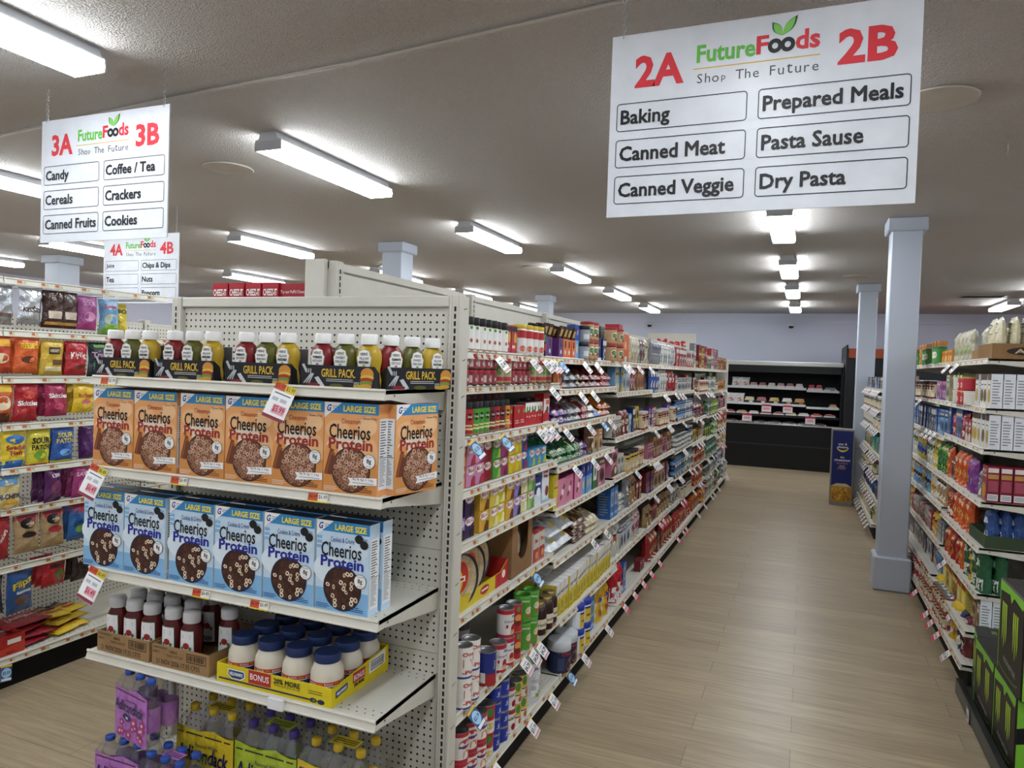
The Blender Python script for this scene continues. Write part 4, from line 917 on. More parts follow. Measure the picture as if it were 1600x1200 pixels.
def pie_crust():
    g = G(); R = .108; n = 30
    for r0, r1, y0, y1, c, m in ((R, R * .93, 0, .006, '2c2f3a', 'card'), (R * .93, R * .86, .006, .0, 'd8d2c4', 'foil'), (R * .86, R * .7, .0, .016, 'c9b48e', 'film'), (R * .7, .0, .016, .018, 'bfa67c', 'film')):
        P = [(r0 * math.cos(2 * PI * j / n), y0, R + r0 * math.sin(2 * PI * j / n)) for j in range(n)] + [(r1 * math.cos(2 * PI * j / n), y1, R + r1 * math.sin(2 * PI * j / n)) for j in range(n)]
        g.grid(P, [(j, (j + 1) % n, n + (j + 1) % n, n + j) for j in range(n)], c, m, True)
    P = [(R * math.cos(2 * PI * j / n), 0.0, R + R * math.sin(2 * PI * j / n)) for j in range(n)] + [(R * .72 * math.cos(2 * PI * j / n), .035, R + R * .72 * math.sin(2 * PI * j / n)) for j in range(n)]
    g.grid(P, [(j, n + j, n + (j + 1) % n, (j + 1) % n) for j in range(n)] + [tuple(range(n, 2 * n))], 'b9b9b6', 'foil', True)
    M = FRONT(.0155, 0, R); g.disc(M, .01, .01, .05, .062, 'c9382c', .0006, n=20); g.disc(M, -.01, -.005, .035, .05, 'd8c23a', .0009, n=20); g.rect(M, -.03, .04, -.01, .012, 'eee6d8', .0012); g.rect(M, -.02, .03, -.004, .006, 'b32a2e', .0016); return g
reg('piecrust', pie_crust, .22, .04, .216, 'pie_crust', 'round wrapped pie crust', 'pie crust')
def cutbox(col='8d6b4a'):
    def mk():
        g = G(); W, Dp, H = .27, .24, .235; g.box(-W / 2, W / 2, 0, Dp, 0, .004, col, 'kraft'); g.box(-W / 2, W / 2, Dp - .004, Dp, 0, H, col, 'kraft'); g.box(-W / 2, -W / 2 + .004, 0, Dp, 0, H, col, 'kraft'); g.box(W / 2 - .004, W / 2, 0, Dp, 0, H, col, 'kraft')
        arc = [(-.02 + .075 * math.cos(a), .15 + .085 * math.sin(a)) for a in [PI - i * PI / 12 + 0 for i in range(0)] ]
        L = [(-W / 2, .0), (W / 2, .0), (W / 2, H), (.075, H)] + [(.005 + .07 * math.cos(t), .15 + .085 * math.sin(t)) for t in [i * -PI / 10 for i in range(11)]] + [(-.065, H), (-W / 2, H)]
        g.face([(u, 0, v) for u, v in L], col, 'kraft'); g.face([(u, .004, v) for u, v in L][::-1], '6d5138', 'kraft'); return g
    return mk
reg('cutbox', cutbox(), .275, .24, .235, 'cardboard_carton', 'brown carton with cut-out front', 'carton')
reg('rwcrust', carton(.08, .05, .15, 'b3303a', 'd9d9d6', 'a82a36', A(('r', -1, 1, .45, .95, 'c9bfb4'), ('t', 'Pie', 0, .7, .5, .14, 'b3303a', .04), ('d', .2, .22, .5, .12, 'd9a05a'))), .083, .052, .15, 'crust_mix_box', 'red and white crust mix box', 'carton')
reg('redpack', bag(.09, .06, .03, 'b8322e', A(('r', -.7, .7, .3, .6, 'e0c8c0')), 3, foot=True), .095, .035, .06, 'crumb_packet', 'small red crumb packet', 'packet')
reg('onepie', can(.037, .115, 'ece8e2', ((.0, .06, '2b4b8f'), (.92, 1, 'ece8e2')), A(('t', 'One', .1, .78, .8, .14, 'b3262c', .03), ('p', [(-.6, .35), (.8, .42), (.4, .62), (-.6, .62)], 'c2622a'), ('t', '-Pie', .1, .2, .8, .13, 'b3262c', .03))), .077, .076, .116, 'pumpkin_can', 'white pumpkin can', 'can')
reg('bluecan', can(.041, .135, '23307c', ((.0, .36, 'a02832'),), A(('r', -1.4, -.8, .1, .4, 'dcdcd8'), ('t', 'Cherry', .35, .62, .5, .08, 'e6e6ea', .03, PI / 2), ('d', 1.0, .4, .35, .12, 'e0cfcf'))), .085, .084, .136, 'filling_can', 'blue and red filling can', 'can')
cher = can(.038, .12, 'e6e2de', ((.0, .1, 'b3283a'), (.82, .97, 'b3283a')), A(('r', -.2, .9, .68, .8, 'e6e2de'), ('r', .1, 1, .7, .78, '3f86c4'), ('t', 'Cherry', 0, .56, 1, .1, '3a3f78', .02), ('d', .35, .32, .4, .14, 'a8202c'), ('d', .3, .2, .45, .06, 'd9b27c'), ('d', -.6, .4, .14, .06, 'a8202c')))
reg('cherry', cher, .079, .078, .121, 'filling_can', 'red and white cherry can', 'can')
reg('redcan', can(.036, .12, 'b32a30', ((.0, .1, 'b32a30'),), A(('d', 0, .82, .3, .1, '4f8a46'), ('d', 0, .5, .55, .13, 'd99a4a'), ('d', 0, .3, .6, .1, '6a2a20'))), .075, .074, .121, 'filling_can', 'red apple filling can', 'can')
reg('greencan', can(.042, .122, '4f9a35', ((.9, 1, '62ad42'),), A(('d', .3, .45, .55, .14, 'd9c9a9'), ('t', 'Whip', -.3, .8, .6, .1, 'e9efe0', .03), ('d', .4, .25, .5, .08, 'a3643a')), top='5fa845'), .087, .086, .123, 'topping_canister', 'green whipped topping canister', 'canister')
reg('darkcan', can(.04, .115, '3a3632', ((.1, .4, '8e8a84'),), None, top='55565a'), .083, .082, .116, 'dark_can', 'dark grey-banded can', 'can')
reg('goldjar', lid_jar(.043, .155, '2e1712', 'b9a26a', .018, 'ddd2bb', A(('t', 'Grandma', 0, .34, 1.2, .1, '5a4632', .02),), .72, 'gloss', 'metal', 20, (.2, .5)), .09, .088, .155, 'molasses_jar', 'dark molasses jar with gold lid', 'jar')
reg('starch', carton(.066, .11, .175, 'e8e6e0', 'd6c43a', 'e6e6e6', A(('r', -1, 1, 0, .5, 'd6c02e'), ('p', [(-1, .5), (1, .62), (1, .5)], 'd6c02e'), ('t', 'Argo', 0, .72, .75, .12, '26305f', .04, .25), ('d', .0, .3, .5, .14, 'a89a4a'), ('r', -.7, .7, .06, .1, '8a7a2a'))), .0685, .112, .175, 'starch_carton', 'yellow and white starch carton', 'carton')
reg('comstock', can(.039, .113, 'e8e3dc', ((.0, .12, 'b3283a'), (.86, 1, 'b3283a')), A(('d', 0, .62, .8, .16, 'c23a4a'), ('r', -.8, .8, .5, .56, '2c3f86'), ('t', 'Comstock', 0, .63, 1.1, .1, 'efe9e4', .04), ('p', [(-.3, .16), (.8, .2), (.5, .42), (-.2, .38)], 'c98a52'))), .081, .08, .114, 'filling_can', 'white fruit filling can', 'can')
reg('redgreen', can(.037, .112, 'b32a2e', ((.0, .45, 'd8d4cb'),), A(('d', -.1, .75, .5, .16, '3f7f3a'), ('d', 0, .25, .6, .12, 'c9b96a'))), .077, .076, .113, 'fruit_can', 'red can with green seal', 'can')
reg('bluemilk', can(.037, .066, '24379c', ((.9, 1, '8a8d95'),), A(('t', 'Evap', .3, .5, .3, .3, 'dfe3f2', .03, PI / 2),)), .077, .076, .067, 'milk_can', 'blue milk can', 'can')
reg('eagle', can(.036, .1, 'e9e4df', ((.86, 1, 'a82a34'),), A(('p', [(-1, .0), (1, .0), (1, .55), (.0, .4)], 'b32f38'), ('t', 'EAGLE', -.1, .66, .9, .12, '26262a', .05, .2), ('d', .4, .3, .4, .15, '8c1c24'))), .075, .074, .101, 'milk_can', 'white and red milk can', 'can')
reg('yelcan', can(.036, .098, 'd9b43a', ((.0, .45, 'e3ddd2'),), A(('d', 0, .75, .45, .2, '4d8a46'), ('r', -.7, .7, .36, .42, '7a4a2a'), ('d', .4, .2, .4, .14, 'b56a3a'))), .075, .074, .099, 'milk_can', 'yellow and white milk can', 'can')
reg('milkbag', bag(.15, .27, .07, 'd9dade', A(('d', .35, .8, .36, .12, '6a9a4e'), ('t', 'milk', .3, .6, .4, .06, '3a3f8a', .03), ('r', .1, .7, .1, .42, 'c4c8cf'), ('r', .16, .64, .12, .36, 'eef0f2'), ('d', .7, .16, .2, .07, '8fb85a')), 8), .16, .075, .27, 'powdered_milk_bag', 'white powdered milk bag', 'bag')
reg('clab', lid_jar(.062, .165, '1c2340', 'c9cdd2', .05, '1f2848', A(('t', 'Crisco', 0, .62, .7, .12, 'c23a4a', .03), ('d', .5, .25, .7, .22, '8a5a36'), ('r', -1.1, -.4, .1, .5, '3a4568')), 1.0, lab=(.04, .6)), .128, .126, .165, 'shortening_tub', 'dark blue tub with white lid', 'tub')
reg('tub', lid_jar(.058, .135, 'e4e6ea', '2339a0', .03, 'e4e6ea', A(('r', -.2, 1, .1, .62, 'd8bc30'), ('r', .05, .8, .3, .38, '6a4a2a'), ('r', -.2, 1, .62, .7, '23307c')), 1.02, lab=(.08, .72)), .122, .12, .136, 'shortening_tub', 'white tub with blue lid', 'tub')
reg('bluebox', carton(.1, .09, .21, '2f6cb4', '2a5a9c', '1f3f7c', A(('p', [(-.7, .4), (.7, .4), (.7, .85), (-.7, .85)], '9fb8cf'), ('d', 0, .62, .55, .16, '6a7a86'), ('r', -.7, .7, .1, .2, '9cc0e6'))), .103, .092, .21, 'breading_box', 'blue breading box', 'carton')
reg('nutbag', bag(.1, .16, .06, '7a5236', A(('r', -.8, .8, .3, .6, 'a88a66'),), 12), .105, .065, .16, 'nut_bag', 'brown nut bag', 'bag')
reg('yelbag', bag(.13, .23, .085, 'd8b42e', A(('r', -1, -.3, .0, .8, 'dcdde0'), ('d', .25, .6, .5, .2, 'c8782a'), ('d', .25, .6, .38, .07, '2c3f86'), ('d', .3, .25, .3, .1, '9c5a2e')), 5), .14, .09, .23, 'flour_bag', 'yellow flour bag', 'bag')
reg('whbag', bag(.12, .24, .08, 'e2e3e6', A(('r', -.8, .8, .55, .8, '23366f'), ('r', -.6, .6, .2, .4, 'b9c4da')), 6, 'card'), .13, .085, .24, 'flour_bag', 'white flour bag with blue band', 'bag')
reg('redbag', bag(.13, .23, .085, 'b02028', A(('r', -.9, .9, .03, .45, 'dfe0e2'), ('r', -.6, .6, .2, .3, '9a9ca8')), 7, 'card'), .14, .09, .23, 'flour_bag', 'red and white flour bag', 'bag')
reg('sugar', lying(.21, .3, .08, 'dfe3e8', A(('r', -1, 1, .55, 1, '5b9fd8'), ('r', .1, .9, .1, .45, 'e0c332'), ('r', -.7, 0, .2, .4, 'b9c6d6')), .12), .215, .3, .085, 'sugar_bag', 'large white sugar bag', 'bag')
def dispbox(c):
    def mk():
        g = G(); g.box(-.036, .036, 0, .14, 0, .1, c, 'card'); M = FRONT(0)
        g.disc(M, 0, .03, .012, .012, 'd9d0e0', .0008); g.rect(M, -.012, .012, .055, .09, '231a26', .0006)
        for k in range(3):  # bars leaning in the open box
            y = .02 + k * .04; P = [(-.03, y, .06), (.03, y, .06), (.03, y - .03, .165), (-.03, y - .03, .165)]
            g.grid(P + [(x, yy + .012, z) for x, yy, z in P], [(0, 1, 2, 3), (7, 6, 5, 4), (3, 2, 6, 7), (0, 3, 7, 4), (1, 5, 6, 2)], '3b241c', 'film'); g.poly(lambda u, v, o: (u, y - .03 * v - o, .06 + .105 * v), [(-.02, .5), (.02, .5), (.02, .85), (-.02, .85)], 'b99a5c', .001)
        return g
    return mk
reg('dpurple', dispbox('5a2a6e'), .075, .14, .165, 'chocolate_display_box', 'purple box of chocolate bars', 'display box'); reg('dorange', dispbox('cf6a2a'), .075, .14, .165, 'chocolate_display_box', 'orange box of chocolate bars', 'display box')
reg('blkcan', lid_jar(.04, .095, '7d858f', '17181b', .02, '8f96a0', A(('r', -.6, .6, .2, .5, 'c9cdd2'),), 1.03, 'gloss'), .086, .084, .096, 'storage_canister', 'clear canister with black lid', 'canister')
reg('redcap', lid_jar(.04, .11, 'a87c58', '94242a', .015, 'b08c68', A(('d', 0, .5, .75, .2, 'e6e2d8'), ('d', -.1, .5, .45, .14, '3f7f46'), ('d', .3, .3, .35, .1, '5a2a20')), 1.02), .086, .084, .111, 'breadcrumb_canister', 'tan canister with red lid', 'canister')
reg('navybox', carton(.22, .12, .14, '23295c', '1b2049', '1b2049', A(('t', 'S', -.8, .6, .12, .3, 'd8bc3a', .04), ('r', .1, .7, .55, .62, 'c9b04a'), ('r', -.2, .4, .2, .24, 'c9b04a'), ('r', -1, 1, 0, .14, 'c9d0e6'))), .225, .12, .14, 'chocolate_chip_box', 'large navy blue carton', 'carton')
reg('tallred', carton(.1, .1, .26, 'b0242c', '9a1c24', None, A(('t', 'Crisps', 0, .6, .5, .06, 'eecfca', .04, PI / 2), ('r', -1, 1, .4, .44, 'd8c9c4'))), .103, .1, .26, 'tall_red_box', 'tall red carton', 'carton')
reg('orgbox', carton(.18, .1, .2, 'd2622a', None, None, A(('d', -.1, .6, .3, .16, 'e9b48c'), ('r', -.4, .4, .02, .22, 'b9c9c0'))), .183, .1, .2, 'cocoa_box', 'orange cocoa box', 'carton')
reg('pinkbox', carton(.14, .07, .15, 'd88aa6', 'a83a78', 'a83a78', A(('p', [(-.6, .3), (.3, .8), (.6, .7), (-.3, .2)], '8a3a5c'), ('d', .0, .5, .3, .12, 'eed6de'))), .143, .072, .151, 'sweetener_box', 'pink sweetener box', 'carton')
reg('dol', carton(.075, .05, .19, '6aa3d8', '2d4fa0', None, A(('r', -1, 1, .55, 1, '2b459c'), ('t', 'Diamond', 0, .78, .34, .13, 'e6ecf6', .03, PI / 2), ('d', 0, .3, .4, .14, 'd9c9a0'))), .078, .052, .19, 'baking_box', 'blue baking box', 'carton')
reg('grnbox', carton(.11, .06, .21, '2f6f3a', '245a2e', '245a2e', A(('r', -.8, .5, .25, .7, 'e4e6e0'), ('d', -.15, .5, .3, .14, '4a5a3a'))), .113, .062, .21, 'sweetener_box', 'green sweetener box', 'carton')

# generic ones for what is too small to read
CRM, DRK = 'd8cdb8', '2b201d'
ABS = {'a': lambda c: A(('r', -1, 1, .7, .92, c), ('r', -.75, .6, .77, .86, CRM), ('d', .1, .36, .62, .22, c), ('d', .2, .32, .36, .13, DRK), ('r', -.85, -.2, .06, .13, CRM)),
       'b': lambda c: A(('d', 0, .68, .8, .18, c), ('r', -.6, .6, .64, .73, DRK), ('p', [(-1, .02), (1, .02), (1, .3), (.2, .42), (-1, .22)], c), ('d', .35, .22, .4, .13, CRM), ('r', -.8, .0, .44, .48, CRM)),
       'c': lambda c: A(('p', [(-1, 0), (1, 0), (1, .5), (-1, .3)], c), ('r', -.7, .7, .66, .82, c), ('r', -.55, .55, .71, .77, CRM), ('d', .25, .3, .5, .17, DRK), ('d', .2, .28, .3, .1, CRM))}
def gen(code):
    """code: shape.colour.colour2.variant, e.g. box.red.white.a"""
    if code in PR: return code
    sh, c1, c2, v = code.split('.'); a, b = HUE[c1], HUE[c2]; art = ABS[v[0]](b); two = f'{c1} and {c2}'
    if sh == 'box': reg(code, carton(.078, .055, .14, a, None, None, art), .08, .057, .141, 'grocery_carton', two + ' carton', 'carton')
    elif sh == 'small': reg(code, carton(.068, .05, .085, a, None, None, art), .07, .052, .086, 'small_carton', two + ' small carton', 'carton')
    elif sh == 'tall': reg(code, carton(.074, .055, .185, a, None, None, art), .076, .057, .186, 'tall_carton', two + ' tall carton', 'carton')
    elif sh == 'wide': reg(code, carton(.16, .06, .19, a, None, None, art), .163, .062, .191, 'wide_carton', two + ' wide carton', 'carton')
    elif sh == 'white': reg(code, carton(.085, .05, .185, a, 'e2e6ee', 'd9dade', art), .088, .052, .186, 'side_dish_box', two + ' side dish box', 'carton')
    elif sh == 'can': reg(code, can(.034, .1, a, ((.3, .66, b),), ABS['b'](b)), .07, .07, .101, 'food_can', two + ' can', 'can')
    elif sh == 'flat': reg(code, can(.042, .045, a, ((.2, .8, b),), None), .087, .086, .046, 'flat_can', two + ' flat can', 'can')
    elif sh == 'jar': reg(code, lid_jar(.038, .14, a, b, .02, HUE['cream'], ABS['b'](a)), .08, .078, .14, 'food_jar', f'{c1} jar with {c2} lid', 'jar')
    elif sh == 'bottle': reg(code, bottle(.035, .23, a, b, HUE['white'], ABS['b'](a)), .074, .072, .23, 'sauce_bottle', f'{c1} bottle with {c2} cap', 'bottle')
    elif sh == 'bag': reg(code, bag(.12, .17, .055, a, art, len(PR)), .125, .06, .17, 'snack_bag', two + ' bag', 'bag')
    elif sh == 'lay': reg(code, lying(.15, .21, .045, a, art, .38, len(PR)), .128, .2, .04, 'pouch', two + ' lying pouch', 'bag')
    elif sh == 'hang': reg(code, bag(.1, .2, .04, a, art, len(PR), foot=False), .104, .05, .2, 'hanging_packet', two + ' hanging packet', 'packet')
    elif sh == 'sack': reg(code, bag(.11, .22, .075, a, art, len(PR)), .116, .08, .22, 'standing_pouch', two + ' standing pouch', 'bag')
    elif sh == 'cup': reg(code, lid_jar(.05, .075, a, b, .012, None, None, 1.05), .108, .104, .076, 'microwave_cup', f'{c1} cup with {c2} lid', 'cup')
    return code
ITEMS = []
ROUND = ('can', 'jar', 'canister', 'tub', 'bottle', 'grinder')
TURN = {'milkbag': .75, 'yelbag': .3, 'whbag': .3, 'redbag': .3}
def fill(origin, rz, z, specs, shelf_nm, bay_nm, x0=.03, x1=1.19, y0=.012, flat=False, rnd=None):
    """specs: (product, how many, layers, rows deep, gap, turn); '_' leaves a space"""
    c, s = math.cos(rz), math.sin(rz); x = x0; r = rnd or random.Random(int(z * 1000) + int(x0 * 77) + len(bay_nm))
    for sp in specs:
        k, n = sp[0], sp[1]
        if k == '_': x += n; continue
        k = gen(k) if '.' in k else k
        st, dp, gap = (list(sp[2:]) + [1, 1, .002][len(sp) - 2:])[:3] if len(sp) < 5 else sp[2:5]
        mk, w, d, h, name, desc, cat = PR[k]
        for i in range(n):
            if x + w > x1 + .002: return
            jy, jr = r.uniform(0, .012), r.uniform(-.02, .02)
            for l in range(st):
                for q in range(dp):
                    lx, ly = x + w / 2, y0 + jy + q * (d + .003)
                    pos = (origin[0] + lx * c - ly * s, origin[1] + lx * s + ly * c, z + l * h)
                    turn = TURN.get(k, .5 if cat in ROUND else 0) * (-1 if s > 0 else 1) + r.uniform(-.15, .15) * (cat in ROUND)
                    jl = r.uniform(-.0025, .0025) if st > 1 else 0   # stacked layers never line up perfectly
                    pos = (pos[0] + jl * c * .3 - jl * s, pos[1] + jl * c, pos[2])
                    ITEMS.append((k, mk, name, pos, rz + turn + (jr if st == 1 else r.uniform(-.012, .012)), desc, cat, shelf_nm, bay_nm, l, q, flat))
            x += w + gap
def flush():
    runs = {}
    for it in ITEMS: runs.setdefault((it[5], it[7], it[8], it[9], it[10]), []).append(it)
    layers = {}
    for k in runs: layers[k[:3]] = max(layers.get(k[:3], 0), k[3])
    for (desc, sh, by, l, q), its in runs.items():
        its.sort(key=lambda t: t[3][1])
        for i, it in enumerate(its):
            lab = desc + (f', {nth(i)} from the near end' if len(its) > 1 else '')
            if layers[(desc, sh, by)]: lab += ', ' + ('bottom', 'upper', 'third', 'fourth')[l] + ' layer' if len(its) == 1 else ', ' + ('bottom', 'upper', 'third', 'fourth')[l]
            if q: lab += f', {nth(q)} row'
            place(it[0], it[1], it[2], it[3], it[4], f'{lab}, {sh}, {by}', it[6], f'{desc}s on {sh} of {by}', it[11])
    ITEMS.clear()
SHN = ['top shelf'] + [f'{nth(i)} shelf' for i in range(1, 7)]
def stock(i, rows, flat=False):
    o = (GX, GY + BW * i); n = len(ZS[i])
    for j, specs in enumerate(rows):
        base = j >= n; z = .155 if base else ZS[i][j]
        y0 = (-.03 if base else (-.03 if n == 7 and j == 6 else .012))
        fill(o, PI / 2, z + .0005, specs, 'base shelf' if base else SHN[j], f'{nth(i)} centre bay', x0=.06 if i == 0 else .015, y0=y0, flat=flat)
stock(0, [
    [('_', .06), ('spice', 7, 1, 1, .003), ('season', 2), ('sprinkle', 4), ('extract', 1), ('dpurple', 2)],
    [('_', .03), ('redjar', 5, 2), ('redtall', 2), ('redjar', 4, 2), ('redtall', 4)],
    [('_', .03), ('gr', 2), ('gg', 3), ('gm', 1), ('gr', 1), ('gm', 1), ('go', 1), ('redtin', 3), ('wredbox', 3), ('rwbag', 2)],
    [('_', .03), ('jo', 1, 2), ('jp', 2, 2), ('jr', 1, 2), ('jg', 1, 2), ('jm', 1, 2), ('jy', 2, 2), ('jb', 1, 2), ('jl', 3, 1), ('jx', 1, 2)],
    [('_', .035), ('pl', 1, 1), ('pd', 1, 2), ('_', .03), ('pa', 1, 2), ('pg', 1, 2), ('pyl', 1, 2), ('pa', 1, 2), ('pl', 1, 2), ('pb', 1, 2), ('pgr', 1, 2), ('cool', 1), ('dream', 1)],
    [('_', .03), ('pietray', 1), ('_', .01), ('cutbox', 1), ('_', .01), ('rwcrust', 2), ('redpack', 1)],
    [('_', .01), ('onepie', 2, 2), ('_', .06), ('bluecan', 1), ('_', .05), ('cherry', 1), ('cherry', 1, 2), ('redcan', 1, 2), ('_', .03), ('greencan', 2, 2), ('_', .02), ('goldjar', 3)],
    [('_', .0), ('comstock', 3, 2), ('redgreen', 1, 2), ('bluemilk', 2, 4), ('eagle', 1, 2), ('yelcan', 2, 2), ('milkbag', 1)]])
# what stands behind the front rows of the two near bays
O0, O1 = (GX, GY), (GX, GY + BW)
fill(O0, PI / 2, 1.6675, [('_', .06), ('redjar', 16, 2)], 'second shelf', 'first centre bay', y0=.15)
fill(O0, PI / 2, 1.2735, [('_', .06), ('jo', 1, 2), ('jp', 2, 2), ('jr', 2, 2), ('jg', 1, 2), ('jm', 1, 2), ('jy', 2, 2), ('jb', 1, 1), ('jl', 3, 1)], 'fourth shelf', 'first centre bay', y0=.055)
fill(O0, PI / 2, 1.0705, [('_', .06), ('pd', 2, 2), ('_', .03), ('pa', 2, 2), ('pyl', 2, 2), ('pl', 2, 2), ('pb', 1, 2), ('pgr', 1, 2), ('cool', 1)], 'fifth shelf', 'first centre bay', y0=.07)
fill(O0, PI / 2, .1555, [('_', .02), ('comstock', 4, 2), ('bluemilk', 3, 4), ('yelcan', 3, 2)], 'base shelf', 'first centre bay', y0=.09)
fill(O1, PI / 2, .4385, [('starch', 17)], 'seventh shelf', 'second centre bay', y0=.1)
fill(O1, PI / 2, 1.0045, [('_', .02), ('ylem', 1, 2), ('pinkbox', 3), ('dol', 6)], 'fifth shelf', 'second centre bay', y0=.1)
# things behind the front rows of the first bay
fill((GX, GY), PI / 2, 1.473, [('_', .1), ('maroonback', 11)], 'third shelf', 'first centre bay', y0=.2)
fill((GX, GY), PI / 2, .4685, [('_', .02), ('darkcan', 5, 2)], 'sixth shelf'.replace('sixth', 'seventh'), 'first centre bay', y0=.14)
for q, (x, y) in enumerate(((.2, .03), (.35, .06), (.5, .1))):
    ITEMS.append(('piecrust', pie_crust, 'pie_crust', (GX - y, GY + x, .797), PI / 2 - (.22, .15, .1)[q], 'round wrapped pie crust', 'pie crust', 'sixth shelf', 'first centre bay', 0, 0, False))
ITEMS.append(('piecrust', pie_crust, 'pie_crust', (GX - .06, GY + .78, .797), PI / 2 - .1, 'round pie crust inside the brown carton', 'pie crust', 'sixth shelf', 'first centre bay', 0, 0, False))
stock(1, [
    [('dpurple', 1), ('dorange', 3), ('dol', 1), ('blkcan', 1, 2), ('redcap', 2, 2), ('navybox', 1), ('box.navy.white.a', 1), ('_', .06), ('redcap', 1, 2)],
    [('bag.orange.brown.a', 1), ('lay.grey.white.b', 2, 2), ('lay.brown.green.a', 1, 2), ('lay.maroon.red.a', 3, 2), ('lay.red.white.b', 3, 2)],
    [('lay.purple.red.a', 2, 2), ('lay.grey.red.b', 2, 2), ('lay.red.white.b', 1, 2), ('lay.white.navy.a', 1, 2), ('lay.blue.silver.b', 1), ('lay.orange.yellow.a', 2, 2)],
    [('lay.green.teal.a', 2, 2), ('lay.green.silver.b', 2, 2), ('lay.purple.grey.a', 1, 2), ('sack.brown.grey.b', 1), ('box.cream.orange.a', 2)],
    [('ylem', 1, 2), ('pinkbox', 2, 1), ('pinkbox', 1), ('dol', 3), ('grnbox', 1), ('wide.pink.brown.a', 1)],
    [('sugar', 2, 2), ('lay.brown.tan.a', 2, 3), ('lay.cream.brown.b', 2, 2)],
    [('_', .0), ('starch', 16)],
    [('_', .0), ('clab', 2), ('_', .02), ('tub', 2, 2), ('_', .01), ('bluebox', 2), ('_', .03), ('yelbag', 2), ('whbag', 1)]])
fill((GX, GY + BW), PI / 2, 1.6345, [('_', .03), ('box.navy.blue.a', 11)], 'second shelf', 'second centre bay', y0=.22)
fill((GX, GY + BW), PI / 2, 1.2315, [('_', .03), ('tall.black.grey.a', 5), ('nutbag', 4)], 'fourth shelf', 'second centre bay', y0=.2)
stock(2, [
    [('redcap', 1, 2), ('tallred', 1), ('orgbox', 1), ('_', .06), ('hang.cream.white.a', 3), ('hang.grey.maroon.a', 2), ('hang.cream.tan.b', 1)],
    [('tall.sky.yellow.b', 3), ('tall.white.sky.a', 3), ('tall.pink.brown.b', 2), ('tall.tan.red.a', 4)],
    [('box.white.brown.c', 3), ('bag.maroon.cream.b', 2), ('box.sky.white.a', 1), ('tall.navy.white.a', 1), ('tall.yellow.brown.b', 2), ('jar.red.white.a', 3)],
    [('wide.pink.brown.b', 1), ('box.white.grey.b', 2), ('jar.amber.black.b', 5), ('jar.orange.white.a', 2), ('box.tan.cream.a', 2)],
    [('bluebox', 2), ('lay.silver.grey.a', 2, 3), ('sack.grey.white.b', 1), ('sack.tan.brown.b', 2), ('box.maroon.cream.a', 2)],
    [('sack.white.orange.b', 2), ('sack.white.navy.c', 1), ('tall.white.blue.a', 2), ('wide.white.sky.a', 1), ('sack.white.magenta.a', 3)],
    [('redbag', 2), ('bluebox', 1), ('_', .5), ('small.maroon.red.a', 2)]])
FAR = [
    [['hang.white.cream.a', 'hang.grey.navy.b', 'hang.white.grey.a', 'hang.silver.white.b'], ['hang.white.grey.a', 'hang.red.white.b', 'hang.blue.white.a'], ['jar.red.white.b', 'small.red.white.a', 'small.purple.white.b'], ['tall.tan.maroon.b', 'box.pink.brown.a'], ['wide.tan.brown.a', 'tall.maroon.purple.b', 'bag.white.grey.a'], ['box.maroon.red.a', 'bag.tan.brown.b', 'box.brown.orange.c'], ['sack.red.tan.a', 'box.brown.red.b']],
    [['wide.white.red.b', 'wide.red.white.a'], ['box.white.navy.a', 'small.red.white.b', 'box.white.teal.a'], ['can.navy.sky.b', 'can.blue.white.a', 'can.red.blue.b'], ['flat.grey.white.a', 'can.white.navy.b'], ['can.navy.sky.a', 'can.green.white.b', 'can.white.blue.a'], ['jar.white.black.a', 'bottle.white.black.b', 'bag.grey.white.a'], ['box.red.orange.a', 'box.orange.red.c', 'bag.red.amber.b']],
    [['box.grey.white.b', 'box.maroon.red.b', 'small.yellow.black.a'], ['small.maroon.white.a', 'bag.brown.red.b', 'jar.red.white.a'], ['box.brown.maroon.c', 'bag.maroon.grey.a'], ['box.yellow.black.b', 'small.cream.maroon.a', 'box.brown.cream.b'], ['can.red.maroon.a', 'can.red.cream.b', 'can.maroon.orange.a'], ['can.red.orange.b', 'box.red.maroon.a'], ['can.red.white.a', 'box.orange.maroon.b', 'can.red.amber.b']],
    [['box.grey.pink.a', 'box.red.white.b', 'tall.green.white.a'], ['can.grey.white.a', 'jar.white.green.b', 'small.green.red.a'], ['can.green.grey.b', 'can.green.lime.a'], ['box.green.yellow.a', 'can.green.mint.b'], ['can.green.brown.a', 'can.green.teal.b'], ['can.green.grey.a', 'can.teal.white.b'], ['can.green.red.b', 'can.green.white.a']],
    [['tall.tan.red.b', 'tall.brown.gold.a'], ['box.brown.gold.b', 'box.gold.red.a'], ['tall.maroon.grey.a', 'box.pink.maroon.b'], ['can.maroon.orange.b', 'can.red.cream.a'], ['box.brown.gold.a', 'can.tan.cream.b'], ['can.blue.white.b', 'box.maroon.blue.a'], ['can.grey.white.b', 'box.green.white.a']]]
rr = random.Random(21)
for b, rows in enumerate(FAR):
    i = b + 3; out = []
    for j, ks in enumerate(rows):
        gap = (ZS[i] + [.155])[j - 1] - (ZS[i] + [.155])[j] if j else .4; line = []; x = 0
        while x < 1.17:
            k = gen(rr.choice(ks)); n = rr.choice((2, 3, 3, 4)); h = PR[k][3]
            line.append((k, n, max(1, min(2 if k.startswith('can') and b > 2 else 3, int((gap - .04) / h)) if rr.random() < .9 else 1))); x += n * PR[k][1]
        out.append(line)
    stock(i, out, flat=True)
g = G(); g.cbox(-.25, .25, 0, .22, 0, .25, .006, '4a4c50', 'paint')
for k in range(5): g.rect(FRONT(0), -.245, .245, .14 + k * .022, .143 + k * .022, '37393c')
g.rect(FRONT(0), -.06, -.055, .01, .24, '2c2e31')
